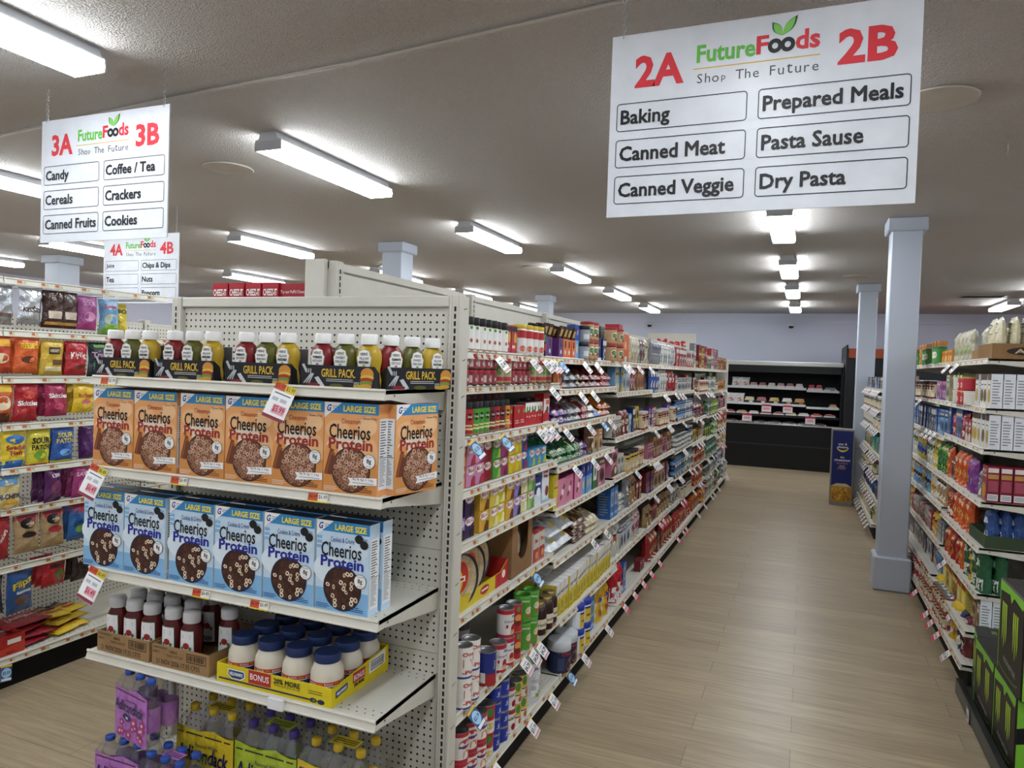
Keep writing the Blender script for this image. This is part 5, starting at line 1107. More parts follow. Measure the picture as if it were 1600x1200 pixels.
tag(link('storage_box', g.mesh('storage_box'), None, (GX - .17, GY + BW * 2 + .42, 1.8008), (0, 0, PI / 2)), 'long dark grey storage box behind the tall red carton and orange cocoa box', 'box')
# red cracker cartons on the candy side, showing above the endcap
def cracker():
    g = G(); g.box(-.04, .04, 0, .06, 0, .205, 'a8202e', 'gloss'); M = FRONT(0); g.text(M, 'CHEEZ-IT', 0, .165, .07, .028, 'f0eae4', .001, .05); g.rect(M, -.03, .03, .12, .128, 'e3c9c4'); g.poly(M, [(-.04, .0), (.04, .03), (.04, .1), (0, .09)], '4f8a3e', .0008); return g
def puffs():
    g = G(); g.box(-.09, .09, 0, .06, 0, .2, 'a31c2c', 'gloss'); M = FRONT(0); g.text(M, "Try our Puff'd Cheesy Snacks", 0, .165, .165, .017, 'f0dcd8', .001, .02); g.rect(M, -.03, .05, .12, .13, 'e3c9c4'); return g
for i in range(4): place('crk', cracker, 'cracker_carton', (-2.30 + .088 * i, 2.36, 1.8505), 0, f'small red cracker carton above the endcap, {nth(i)} from the left', 'carton', 'red cracker cartons above the endcap')
for i in range(2): place('puf', puffs, 'cracker_carton', (-1.908 + .004 * i, 2.37 + .1 * i, 1.8505), 0, ('long red snack carton right of the small cracker cartons', 'long red snack carton behind the front one, beside the shelving post')[i], 'carton')

# ---- right hand shelving
def tray(c, w, d, h, words=None):
    def mk():
        g = carton_tray(w, d, h, c)
        if words:
            for M in (LEFT(-w / 2, d / 2), RIGHT(w / 2, d / 2)): g.disc(M, 0, h * .5, d * .34, h * .3, '2a2420', .0008); g.text(M, words, 0, h * .5, d * .5, h * .3, 'c9b08a', .0014, .03)
        return g
    return mk
reg('alebag', bag(.125, .23, .045, 'd6cfae', A(('d', 0, .8, .5, .06, '2a2824'), ('t', 'ALESSI', 0, .8, .36, .05, 'e6dfc6', .03), ('r', -.7, .7, .6, .62, '6a6450'), ('p', [(-1, .3), (0, .36), (1, .28), (1, .2), (-1, .2)], '4a4038'), ('r', -.8, .8, .03, .16, 'c9a83a')), 31, foot=True), .1275, .05, .23, 'grain_bag', 'cream grain bag', 'bag')
reg('aletray', tray('8a6a48', .34, .42, .085, 'ALESSI'), .34, .42, .085, 'cardboard_tray', 'brown cardboard tray', 'tray')
reg('smtray', tray('9a7a52', .22, .2, .06), .22, .2, .06, 'cardboard_tray', 'small brown cardboard tray', 'tray')
reg('clrbag', bag(.13, .2, .05, 'b9b39a', A(('r', -.8, .8, .2, .5, '8f9a6a'), ('d', 0, .3, .5, .1, 'c9a05a')), 33), .135, .055, .2, 'clear_snack_bag', 'clear and green snack bag', 'bag')
for k, c, c2, n in (('whr', 'ddd8c6', 'b39a4a', 'cream rice'), ('whb', 'e0dccf', '6a5434', 'brown noodle')):
    reg(k, carton(.085, .055, .19, c, 'e2e6ee', 'd9dade', A(('r', -1, 1, .82, 1, '4a3a30'), ('d', 0, .68, .6, .12, 'f0f0ee'), ('d', .0, .35, .8, .2, c2), ('r', -.6, .6, .66, .7, '6a6a6a'))), .088, .0565, .19, 'side_dish_box', n + ' box', 'carton')
reg('redbox', carton(.11, .058, .2, '8c2432', '7e2434', '7a1e2c', A(('t', 'POT', 0, .85, .7, .09, 'e6d3c9', .04), ('t', 'STICKERS', 0, .72, .8, .06, 'e6d3c9', .04), ('d', -.1, .3, .8, .22, 'b9823a')), sideart=False), .113, .0595, .2, 'noodle_box', 'dark red noodle box', 'carton')
RB0 = PR['redbox'][0]
def redbox_mk():
    g = RB0(); R = RIGHT(.055)
    g.rect(R, .004, .054, .01, .045, 'e3e4e8'); g.lines(R, .008, .05, .015, .04, 3, '6a6d74'); g.rect(R, .004, .054, .165, .19, 'e0d6d4'); g.rect(R, .004, .054, .13, .155, 'b98a4a'); g.rect(R, .006, .052, .06, .12, 'a04a5c'); return g
PR['redbox'] = (redbox_mk,) + PR['redbox'][1:]
reg('gtray', tray('3d4a36', .38, .34, .07), .385, .34, .07, 'green_display_tray', 'dark green display tray', 'tray')
reg('bluesack', bag(.1, .21, .06, '2f4f8c', A(('r', -1, 1, 0, .4, 'd9dbe0'), ('r', -.6, .6, .6, .75, 'cfd8ea'), ('d', .2, .2, .4, .08, '8a6a3a')), 41), .106, .064, .21, 'noodle_pouch', 'blue and white noodle pouch', 'bag')
reg('grnsack', bag(.12, .24, .065, '24593a', A(('r', -.9, .9, .06, .32, 'd6d8cf'), ('r', -.7, .7, .6, .75, 'b9c9b4'), ('r', -.5, .1, .34, .42, 'a8402c')), 42), .126, .07, .24, 'noodle_pouch', 'dark green noodle pouch', 'bag')
reg('orgsack', bag(.115, .21, .06, 'c4552a', A(('d', .1, .35, .6, .2, 'd9b04a'), ('r', -.7, .5, .65, .8, 'e6c9a4')), 43), .12, .064, .21, 'rice_pouch', 'orange rice pouch', 'bag')
reg('purpsack', bag(.11, .2, .06, '7a3a86', A(('d', -.3, .4, .4, .15, '8fae4a'), ('r', -1, 0, .6, .8, 'c4562a')), 44), .116, .064, .2, 'rice_pouch', 'purple and orange rice pouch', 'bag')
reg('yelbox', carton(.12, .06, .16, 'd9c62c', 'd3c03a', 'c9b52f', A(('r', -1, 1, .75, .95, 'a83a2e'), ('d', 0, .4, .6, .2, 'e6dca0'))), .123, .063, .16, 'mix_box', 'yellow mix box', 'carton')
reg('cupw', lid_jar(.055, .085, 'dedcd6', 'c9cac8', .006, None, None, 1.06), .118, .118, .086, 'soup_bowl', 'white soup bowl', 'bowl')
reg('cupr', lid_jar(.05, .085, 'b8323c', 'd8a43a', .006, 'b8323c', A(('d', 0, .4, .5, .2, 'e0d6d0'),), 1.05), .108, .108, .086, 'soup_cup', 'red soup cup', 'cup')
reg('gcan', can(.045, .13, '3f8a3f', ((.85, 1, '2f6a30'),), A(('d', 0, .5, .6, .2, 'd8d9c0'),)), .093, .092, .13, 'cheese_canister', 'green cheese canister', 'canister')
reg('orangebx', carton(.075, .055, .09, 'd8902a', 'c9822a', 'd9a03c', A(('r', -.7, .7, .6, .85, 'b06018'), ('d', 0, .35, .5, .2, 'e6c07a'))), .078, .058, .0905, 'rice_carton', 'orange rice carton', 'carton')
def stockR(i, rows, y0=.012, nm=None):
    o = (RXF, 4.70 + BW * (i + 1))
    for j, specs in enumerate(rows):
        base = j >= 7; z = .155 if base else RZ[i][j]
        # local x runs from far to near: lists are written near to far, so place from the near end
        tot = 0
        specs = list(specs); wid = lambda sp: sp[1] if sp[0] == '_' else sp[1] * (PR[gen(sp[0]) if '.' in sp[0] else sp[0]][1] + .002)
        more = [sp[0] for sp in specs if sp[0] != '_' and sp[0] not in ('gtray', 'aletray', 'smtray', 'whr', 'whb')][-2:]; q = 0
        while more and len(specs) < 14 and sum(wid(sp) for sp in specs) + wid((more[q % len(more)], 1)) < 1.2: specs.append((more[q % len(more)], 1)); q += 1
        seq = specs[::-1]
        for sp in seq: tot += sp[1] if sp[0] == '_' else (sp[1] * (PR[gen(sp[0]) if '.' in sp[0] else sp[0]][1] + (sp[4] if len(sp) > 4 else .002)))
        fill(o, -PI / 2, z + .0005, seq, 'base shelf' if base else SHN[j], ('near right bay', 'second right bay', 'third right bay')[i], x0=max(.005, 1.212 - tot), x1=1.216, y0=-.03 if base else y0)
stockR(0, [
    [('aletray', 1), ('_', .01), ('smtray', 1), ('clrbag', 4)],
    [('whr', 1, 1, 7), ('whb', 2, 1, 3), ('whr', 1), ('cupw', 1, 1), ('cupr', 2, 2), ('cupw', 1, 2), ('tall.mint.cream.a', 2), ('box.grey.white.a', 1)],
    [('whr', 1, 1, 6), ('whb', 1, 1, 3), ('whr', 3, 1, 2), ('box.red.white.b', 2, 1, 2), ('bag.red.pink.b', 1), ('tall.blue.grey.a', 3)],
    [('redbox', 1, 1, 7), ('bag.grey.white.b', 1), ('_', .05), ('purpsack', 2), ('orgsack', 3), ('box.brown.maroon.a', 2)],
    [('gtray', 1), ('_', .02), ('orgsack', 4), ('bag.red.amber.b', 2)],
    [('grnsack', 2, 1, 2), ('sack.yellow.navy.a', 1), ('grnsack', 1), ('_', .04), ('orgsack', 1), ('bag.red.orange.a', 2)],
    [('whb', 1, 1, 4), ('box.tan.brown.b', 1), ('_', .2), ('yelbox', 2, 1, 2), ('box.red.yellow.a', 2)],
    [('_', .12), ('sack.maroon.white.a', 1), ('_', .01), ('sack.navy.yellow.b', 1), ('yelbag', 1), ('_', .1), ('can.red.cream.b', 6, 2)]])
for q in range(6): ITEMS.append(('alebag', PR['alebag'][0], 'grain_bag', (RXF + .05 + .062 * q, 4.805, 1.885), -PI / 2 + .1 * (q % 3 - 1), 'cream grain bag in the brown tray', 'bag', 'top shelf', 'near right bay', 0, q, False))
for q in range(1): ITEMS.append(('alebag', PR['alebag'][0], 'grain_bag', (RXF + .05, 4.95, 1.885), -PI / 2, 'cream grain bag at the tray corner', 'bag', 'top shelf', 'near right bay', 0, 0, False))
for q in range(3): ITEMS.append(('clrbag', PR['clrbag'][0], 'clear_snack_bag', (RXF + .06 + .05 * q, 5.16, 1.885), -PI / 2, 'clear and green snack bag in the small tray', 'bag', 'top shelf', 'near right bay', 0, q, False))
for q in range(5): ITEMS.append(('bluesack', PR['bluesack'][0], 'noodle_pouch', (RXF + .045 + .062 * q, 4.80, .8295), -PI / 2 + .12 * (q % 2), 'blue and white noodle pouch', 'bag', 'fifth shelf', 'near right bay', 0, q, False))
R2ROWS = [
    [('orangebx', 5, 1), ('orangebx', 0), ('gcan', 2), ('orangebx', 4, 2)],
    [('tall.cream.grey.a', 2), ('box.pink.purple.b', 3), ('box.lilac.pink.a', 2), ('jar.maroon.black.b', 4)],
    [('tall.sky.navy.a', 4), ('tall.blue.sky.b', 3), ('tall.navy.white.a', 3)],
    [('sack.green.lime.a', 3), ('sack.yellow.navy.b', 2), ('sack.white.green.b', 3), ('sack.yellow.blue.a', 2)],
    [('sack.tan.white.b', 3), ('sack.white.gold.a', 2), ('sack.sky.tan.c', 3)],
    [('box.grey.white.b', 3), ('bag.amber.orange.b', 2), ('box.red.white.a', 2), ('box.white.red.c', 3)],
    [('tall.sky.blue.a', 3), ('tall.navy.tan.b', 3), ('tall.white.navy.a', 3)],
    [('can.red.cream.a', 6, 2), ('can.white.red.b', 6, 2)]]
stockR(1, R2ROWS); stockR(2, [r[::-1] for r in R2ROWS[:-1]] + [[('box.white.red.c', 9), ('box.red.cream.a', 5)]])
FARR = [['box.blue.yellow.a', 'box.navy.sky.b', 'box.white.blue.a'], ['jar.grey.white.a', 'jar.maroon.grey.b', 'jar.silver.white.a'], ['bottle.grey.white.a', 'jar.white.grey.b'], ['tall.teal.white.a', 'box.teal.mint.b', 'box.gold.cream.a'], ['box.navy.white.b', 'tall.teal.brown.a', 'jar.green.maroon.a'], ['tall.teal.tan.b', 'box.blue.teal.a', 'box.brown.maroon.b'], ['sack.tan.gold.a', 'bag.cream.brown.b', 'sack.green.mint.a']]
for i in range(2):
    for j, ks in enumerate(FARR):
        line = []; x = 0
        while x < 1.17: k = gen(rr.choice(ks)); n = rr.choice((2, 3, 4)); line.append((k, n, 1)); x += n * PR[k][1]
        fill((.775, 7.55 + BW * (3 - i)), -PI / 2, (FZ + [.155])[j] + .0005, line, ('top shelf' if j == 0 else f'{nth(j)} shelf') if j < 6 else 'base shelf', f'{("far", "near")[i]} bay between columns', x0=.01, y0=.012 if j < 6 else -.03, flat=True)
flush()

# ---- energy drink cartons on a black edged deck, lower right
def energy(w, d, h):
    """long side faces -y; bright green ends"""
    def mk():
        g = G(); BK, GR = '231f1b', '7fc23a'
        g.cbox(-w / 2, w / 2, 0, d, 0, h, .006, BK, 'card'); M = FRONT(0)
        g.rect(M, -w / 2 + .006, w / 2 - .006, h - .03, h - .006, GR); g.poly(M, [(-w / 2 + .006, h - .03), (w / 2 - .006, h - .03), (w / 2 - .02, h - .05), (w * .1, h - .034), (.0, h - .07), (-w * .06, h - .036), (-w / 2 + .006, h - .055)], GR, .0007)
        for cx in (-w * .26, w * .2):   # clawed triple stripe
            for k in range(3):
                x = cx + (k - 1) * w * .075; y0, y1 = h * (.3 + .06 * abs(k - 1)), h * .78
                pts = [(x - .01, y1), (x + .01, y1), (x + .009, h * .6), (x + .013, h * .5), (x + .006, y0 + .02), (x, y0), (x - .004, y0 + .03), (x - .004, h * .52), (x - .01, h * .62)]
                g.poly(M, pts, 'b2d242', .001)
        g.rect(M, -w / 2 + .006, -w / 2 + .016, .01, h - .03, GR, .0006); g.disc(M, -w * .05, h * .1, w * .42, h * .05, '5a7a2c', .0006); g.disc(M, -w * .05, h * .12, w * .42, h * .05, BK, .0008); g.text(M, 'MONSTER', w * .03, h * .19, w * .5, h * .05, '9a9a96', .0012, .03, rot=-.08)
        for M2 in (RIGHT(w / 2, d / 2), LEFT(-w / 2, d / 2)):
            g.rect(M2, -d / 2 + .006, d / 2 - .006, .006, h - .006, GR, .0006); g.poly(M2, [(-d / 2 + .006, h * .42), (d / 2 - .006, h * .62), (d / 2 - .006, h * .85), (-d / 2 + .006, h * .62)], '16181c', .0009); g.text(M2, 'MONSTER', .01, h * .63, d * .7, h * .1, 'e9ecec', .0014, .05, rot=.3)
            g.text(M2, '24', 0, h * .2, d * .3, h * .16, '16181c', .0012, .05)
        T = TOP(h); g.text(T, 'MONSTER', 0, d * .55, w * .5, d * .2, 'd9dbd8', .001, .05); g.text(T, 'ENERGY', 0, d * .33, w * .3, d * .1, '8fb04a', .001, .02)
        return g
    return mk
o = thing('display_deck', (.86, 4.66, 0), -PI / 2, 'low black edged display deck at right holding energy drink cartons', 'display deck')
g = G(); g.cbox(0, 2.1, .012, .62, .03, .06, .004, '2a2b2c', 'paint'); part('deck', g, o)
g = G(); g.cbox(0, 2.1, -.02, .011, .01, .095, .004, '17191a', 'gloss'); g.rect(FRONT(-.02), 0, 2.1, .05, .056, '6a6d70'); part('edge_rail', g, o)
g = G(); g.box(0, 2.1, .01, .03, 0, .0295, 'c9ccd0', 'gloss'); part('kick_plate', g, o)
place('en1', energy(.40, .27, .345), 'energy_drink_carton', (.885, 4.245, .0605), -PI / 2, 'black and green energy drink carton in the bottom row beside the shelf end', 'carton', 'energy drink cartons')
place('en2', energy(.385, .27, .345), 'energy_drink_carton', (.885, 3.845, .0605), -PI / 2, 'black and green energy drink carton in the bottom row nearest the viewer', 'carton', 'energy drink cartons')
place('en3', energy(.2, .25, .345), 'energy_drink_carton', (.905, 4.552, .0605), -PI / 2 - .12, 'narrow black and green energy drink carton touching the beige shelf end', 'carton', 'energy drink cartons')
place('en4', energy(.40, .27, .43), 'energy_drink_carton', (.885, 3.80, .4065), -PI / 2, 'black and green energy drink carton stacked on top of the others', 'carton', 'energy drink cartons')
o = place('pcw', price_card('white', '$2.99'), 'price_card', (.835, 4.30, .075), -PI / 2, 'white price card hanging from the black display deck rail', 'price card', tilt=(0, 0))

# ---- hanging candy
def candy(key, y, ztop, w, h, base, art, label, turn=0, foot=False, mat='film', group='hanging candy bags', dx=0, n=1, t=.045):
    for q in range(n):
        lab = label if q == 0 else label + f', {nth(q)} one on its peg'
        place(key, bag(w, h, t, base, art, len(key) * 7 + int(w * 1000), mat, foot), 'candy_bag', (CX + .008 - .05 * q + dx, y, ztop - h), PI / 2 + turn, lab, 'candy bag', group)
T_ = lambda s, v, W, H, c, b=.05: ('t', s, 0, v, W, H, c, b)
za = 2.07
candy('k0', 2.40, za, .14, .2, 'a9adb3', A(('r', -.6, .6, .2, .3, '5a4038'),), 'silver foil candy bag at the left picture edge, top row', .2, mat='foil')
candy('k1', 2.545, za, .13, .19, 'b9bcc2', A(('p', [(-.2, .45), (.2, .45), (.05, .8)], '4a3028'), T_('KISSES', .4, .8, .13, '5b4a45'), ('r', -.8, .8, .05, .12, '8d9096')), 'silver candy bag printed with a brown drop, top row', .05, mat='foil')
candy('k2', 2.665, za, .12, .2, '3a2019', A(('r', -.6, .6, .25, .45, 'c9b9a9'), ('r', -.8, .8, .08, .16, 'b98a4a')), 'dark brown candy bag left of another like it, top row', -.1)
candy('k2', 2.755, za, .12, .2, '3a2019', A(('r', -.6, .6, .25, .45, 'c9b9a9'), ('r', -.8, .8, .08, .16, 'b98a4a')), 'dark brown candy bag beside the pink one, top row', .1)
candy('k3', 2.865, za - .01, .125, .19, '9a4a86', A(T_('SOUR', .78, .6, .14, 'd9a0d0'), ('d', 0, .4, .6, .14, 'c98ab0'), ('r', -1, 1, .05, .2, 'b03a7a')), 'pink and purple candy bag, top row', 0)
candy('k4', 3.0, za - .02, .12, .2, '6a9ac4', A(T_('Sour', .82, .6, .12, 'c94a4a'), ('d', 0, .45, .7, .16, 'b9c9b0'), ('r', -1, 1, 0, .3, '7fae3a')), 'light blue and green candy bag at the right end of the top row', -.1)
candy('k5', 3.12, za - .03, .09, .18, 'c9b52e', A(T_('BO', .75, .7, .14, '1d1d1f'),), 'yellow candy bag at the far end of the top row', 0, dx=-.05)
zb = 1.815
candy('m0', 2.39, zb, .12, .19, 'b8402a', A(('r', -.6, .8, .72, .92, 'd8a53a'), ('d', 0, .4, .6, .14, 'd9c9a0')), 'red and orange candy bag at the left edge, second row', 0)
candy('m1', 2.53, zb, .13, .19, 'd2602a', A(T_("REESE'S", .76, .7, .16, 'e3c32e'), ('d', 0, .38, .6, .1, '5a3020')), 'orange peanut butter candy bag, second row', 0, n=2)
candy('m2', 2.665, zb - .01, .13, .19, 'c9a93a', A(('r', -.5, .5, .6, .8, '2a1e1c'), T_("HERSHEY'S", .7, .42, .09, 'd9c9a9'), ('r', -.7, .7, .12, .25, 'e3d9b0'), ('r', -.1, .8, .3, .45, '6a4a30')), 'yellow candy bag with a brown label, second row', 0, n=2)
candy('m3', 2.805, zb - .01, .13, .19, 'b0222c', A(('d', 0, .58, .7, .17, 'b8303a'), T_('KitKat', .58, .72, .2, 'f0ece8'), ('r', -.4, .8, .2, .3, '6a2a20')), 'red wafer candy bag, second row', 0, n=3)
candy('m4', 2.935, zb - .01, .12, .2, '1d2f35', A(T_('Trolli', .64, .8, .16, 'c9a0c4'), ('d', 0, .35, .7, .12, '2f6a4a'), ('r', -.6, .6, .85, .92, '6a9a3a')), 'dark teal gummy candy bag, second row', 0)
zc = 1.575
candy('n0', 2.40, zc, .13, .2, 'c4572a', A(('r', -.7, .7, .78, .95, 'd8b53a'), ('d', 0, .5, .7, .18, 'e0d0b0'), ('r', -1, 1, 0, .25, '5a3020')), 'orange and brown candy bag at the left edge, third row', 0)
candy('n1', 2.53, zc, .13, .2, 'a81f2c', A(T_('Skittles', .48, .85, .13, 'f0e9e6'), ('d', 0, .7, .5, .1, 'c94a3a'), ('p', [(-.8, .3), (.8, .42), (.8, .38), (-.8, .24)], 'd9b53a')), 'bright red fruit candy bag, third row', 0)
candy('n2', 2.695, zc, .135, .18, 'a02550', A(T_('Skittles', .62, .85, .14, 'f0e9e6'), ('p', [(-.8, .4), (.8, .52), (.8, .48), (-.8, .34)], 'd9b53a'), ('d', 0, .3, .5, .1, 'c94a6a')), 'magenta fruit candy bag, third row', .1, n=3)
candy('n3', 2.855, zc - .01, .14, .16, 'dcb92e', A(T_('Starburst', .62, .75, .15, 'b3402c'), ('d', 0, .4, .5, .08, 'd06a7a')), 'yellow fruit chew candy bag, third row', .1, n=3)
zd = 1.33
candy('s0', 2.47, zd, .14, .2, 'd8bf30', A(('d', 0, .78, .75, .12, '2f6ab0'), T_('Swedish', .58, .8, .13, 'a02a3a'), T_('Fish', .44, .5, .12, 'a02a3a'), ('r', -1, 1, 0, .25, '2f6ab0')), 'yellow and blue gummy fish bag, fourth row', .1)
candy('s1', 2.60, zd, .13, .21, 'c9bf33', A(T_('SOUR', .72, .75, .16, '1d1d1f', .06), T_('PATCH', .55, .75, .13, '1d1d1f', .06), ('d', 0, .35, .5, .12, '6fa03a'), ('r', -1, 1, 0, .14, 'b8402a')), 'lime yellow sour gummy bag, fourth row', 0)
candy('s2', 2.735, zd + .005, .13, .2, '2a57a8', A(T_('SOUR', .78, .7, .14, 'd8c53a', .05), T_('PATCH', .62, .75, .13, 'd8c53a', .05), ('d', .1, .3, .5, .1, '6aa0d8'), ('r', -1, 1, 0, .1, 'c9c23a')), 'blue sour gummy bag, fourth row', 0, n=2)
candy('s3', 2.955, zd, .1, .2, '5a2a6e', None, 'dark purple candy bag behind the cereal boxes, fourth row', 0, dx=-.1)
ze = 1.10
candy('h0', 2.44, ze, .14, .19, 'd8c58a', A(('r', -1, 1, .75, 1, '5f93c4'), T_('HI-CHEW', .46, .9, .14, '23366f'), ('d', .1, .25, .6, .14, 'd9a83a')), 'yellow and blue chewy candy bag, fifth row', 0)
candy('h1', 2.69, ze + .01, .12, .18, '5a2760', A(T_('LIFE', .8, .5, .1, 'd9c0d8'), ('d', 0, .45, .6, .2, '8a3a6a')), 'dark purple ring candy bag, fifth row', .3, n=3)
candy('h2', 2.86, ze + .01, .13, .18, 'a83a7a', A(T_('SAVERS', .74, .85, .13, 'ecd6e4'), ('d', 0, .4, .7, .2, 'c9588a')), 'magenta ring candy bag, fifth row', .1, n=4)
zf = .895
candy('t0', 2.40, zf, .13, .22, 'a81f2c', A(('t', 'Twizzlers', 0, .5, .8, .12, 'efe6e2', .05, 1.0),), 'red licorice bag printed diagonally, sixth row', .1)
candy('t1', 2.545, zf - .01, .135, .2, 'b59a72', A(('r', -1, 1, .82, 1, 'a03a4a'), ('d', 0, .78, .6, .14, '1e1a1a'), ('t', 'Licorice', 0, .78, .45, .07, 'e6dfd6', .02), ('d', 0, .48, .6, .08, '2a2220')), 'tan bag with black licorice pieces, sixth row', 0)
candy('t2', 2.685, zf - .01, .135, .2, 'b59a72', A(('r', -1, 1, .82, 1, 'a03a4a'), ('d', 0, .78, .6, .14, '1e1a1a'), ('t', 'Licorice', 0, .78, .45, .07, 'e6dfd6', .02), ('d', 0, .5, .6, .09, 'b03040')), 'tan bag with red licorice pieces, sixth row', 0)
candy('t3', 2.84, zf, .13, .2, '2f6ab0', A(('t', 'JOLLY', 0, .5, .75, .14, '16203a', .05, .4), ('r', -1, 1, .75, 1, 'a83a4a'), ('d', 0, .3, .5, .1, '6a9a3a')), 'blue and red hard candy bag, sixth row', 0, n=2)
zg = .60
candy('f0', 2.38, zg, .1, .2, '1c2740', A(('r', -.6, .6, .6, .8, 'c9b93a'),), 'dark blue pretzel bag at the left edge, seventh row', 0)
candy('f1', 2.52, zg, .16, .22, '27508c', A(('t', 'Flipz', 0, .68, .75, .22, 'd8c53a', .05, .25), ('d', 0, .3, .6, .1, '6a4a3a'), ('r', -.5, .7, .46, .52, 'c9d0e0')), 'bright blue pretzel bag, seventh row', .2)
candy('f2', 2.70, zg + .02, .14, .15, 'b3202a', A(T_("M&M'S", .75, .6, .17, '2a1a1a', .05), ('d', .3, .4, .35, .2, '4a7a3a')), 'red chocolate candy bag, seventh row', .1, n=3)
candy('f3', 2.86, zg + .02, .12, .16, '2c1b1c', A(T_("M&M'S", .75, .6, .16, 'c9b9b4', .05),), 'dark brown chocolate candy bag, seventh row', 0, n=2)
# bags lying on the candy base deck
def flatbag(w, h, t, base, art=None):
    def mk():
        g = bag(w, h, t, base, art, 9, 'film', False)(); g.v = [(x, -(z - h / 2), (t / 2 - y) + t / 2 + .001) for x, y, z in g.v]; return g
    return mk
for i, (y, x, z, rz, l) in enumerate(((2.58, .14, 0, .15, 'bottom one nearest the deck edge'), (2.64, .17, .026, -.1, 'second of the pile'), (2.6, .2, .052, .2, 'third of the pile'), (2.66, .23, .078, .05, 'topmost of the pile'))):
    place('fl', flatbag(.26, .2, .026, '9c1f2e', A(('t', 'Twizzlers', 0, .5, .7, .2, 'd9c9c6', .04),)), 'licorice_pack', (CX - x, y, .1605 + z), PI / 2 + rz, f'flat red licorice pack lying on the candy base deck, {l}', 'candy pack', 'flat red licorice packs')
for i, (y, x, z, rz) in enumerate(((2.80, .1, 0, .2), (2.90, .13, 0.001, -.1), (2.83, .16, .031, .3), (2.93, .18, .032, .0), (2.84, .2, .062, -.2), (2.95, .22, .064, .15))):
    place('fy', flatbag(.14, .12, .028, 'd8b82c', A(('r', -.7, .7, .35, .6, 'a83a2a'),)), 'chocolate_pack', (CX - x, y, .1605 + z), PI / 2 + rz, f'small yellow chocolate pack lying on the candy base deck, {nth(i)} from the front', 'candy pack', 'small yellow chocolate packs')
for i, (y, x, rz, c) in enumerate(((2.5, .36, .2, 'b'), (2.62, .38, -.2, 'c'), (2.74, .35, .3, 'b'), (2.86, .37, 0, 'c'), (2.98, .36, .4, 'b'))):
    place('fd' + c, flatbag(.2, .16, .06, {'b': '2c1c1a', 'c': '4a2420'}[c], A(('r', -.6, .6, .4, .6, '8a6a52'),)), 'candy_bag', (CX - x, y, .1605), PI / 2 + rz, f'dark brown bag lying at the back of the candy deck, {nth(i)} from the front', 'candy bag', 'dark bags at the back of the candy deck')
def redtray():
    g = carton_tray(.2, .22, .1, 'a83028', back=.15); M = FRONT(0); g.rect(M, .01, .08, .055, .08, 'e6e0dc'); g.poly(M, [(-.1, .0), (.1, .0), (.1, .06), (-.1, .02)], 'c4402c', .0004); return g
place('rdt', redtray, 'display_tray', (CX - .03, 2.46, .1605), PI / 2, 'red cardboard candy tray at the front of the candy base deck', 'tray')
place('pcb$2.59', price_card('blue', '$2.59'), 'price_card', (CX + .012, 2.44, .13), PI / 2, 'blue and white price card reading $2.59 below the candy deck', 'price card', tilt=(-.2, .15))

# ---- price cards hanging along the centre aisle
def cards(bayi, shelf_i, fr, kind='white', price='$4.99', tilt=.5):
    z = (ZS[bayi] + [.155])[shelf_i]; n = len(ZS[bayi]); out = .055 if shelf_i >= n else (.045 if n == 7 and shelf_i == 6 else 0)
    nm = 'base shelf' if shelf_i >= n else SHN[shelf_i]
    for q, f in enumerate(fr):
        pos = f', {nth(q)} along' if len(fr) > 1 else ''
        place('pc' + kind + price, price_card(kind, price), 'price_card', (GX + out + .014, GY + BW * (bayi + f), z - .014), PI / 2, f'{kind} price card{pos}, {nm}, {nth(bayi)} centre bay', 'price card', f'price cards of the {nth(bayi)} centre bay', tilt=(-.65, -.3))
cards(0, 0, (.3, .62, .76, .83, .87), 'white', '$3.49'); cards(0, 0, (.95,), 'blue', '$2.99'); cards(0, 1, (.85,), 'white', '$5.29'); cards(0, 2, (.72, .78, .86), 'white', '$2.79'); cards(0, 2, (.12, .36), 'blue', '$1.25')
cards(0, 5, (.72,), 'blue', '$3.79'); cards(0, 6, (.53, .62, .7), 'white', '$4.29'); cards(0, 6, (.1,), 'blue', '$2.19'); cards(0, 7, (.27, .6, .84), 'white', '$3.19')
cards(1, 0, (.3, .5), 'white', '$4.59'); cards(1, 1, (.25, .45), 'white', '$4.99'); cards(1, 2, (.05, .4, .8), 'white', '$3.99'); cards(1, 2, (.65,), 'blue', '$2.49'); cards(1, 3, (.2, .5, .75), 'white', '$2.59'); cards(1, 5, (.55, .8), 'white', '$6.99'); cards(1, 7, (.08,), 'blue', '$1.99'); cards(1, 7, (.3, .72), 'white', '$7.99')
cards(2, 0, (.1, .2, .45, .8), 'white', '$2.29'); cards(2, 3, (.5,), 'white', '$3.69'); cards(2, 6, (.1, .35, .6, .85), 'pink', '$2.50')
rc = random.Random(5)
for b in range(3, 8):
    for s in range(1, 7):
        fr = sorted(rc.sample([i / 14 for i in range(1, 14)], rc.choice((2, 3, 3))))
        cards(b, s, fr, 'pink' if rc.random() < .2 else 'white', rc.choice(('$2.50', '$3.99', '$1.79')))
def cardsR(nm, x, y, z, kind, price, label): place('pr' + kind + price, price_card(kind, price), 'price_card', (x - .014, y, z - .014), -PI / 2, label, 'price card', 'price cards of the right shelving', tilt=(-.65, .3))
for q, (y, si) in enumerate(((5.75, 0), (5.45, 0), (7.0, 1), (6.95, 2), (6.6, 2), (6.4, 2), (6.2, 2), (5.15, 6), (5.55, 5))):
    cardsR('', RXF, y, RZ[0][si], 'white', '$3.29', f'white price card under the {SHN[si]}, {("near", "second")[y > 5.92]} right bay, {("nearest", "second", "third", "fourth")[sum(1 for yy, s in ((5.75, 0), (5.45, 0), (7.0, 1), (6.95, 2), (6.6, 2), (6.4, 2), (6.2, 2), (5.15, 6), (5.55, 5)) if s == si and (yy > 5.92) == (y > 5.92) and yy < y)]} of its shelf')
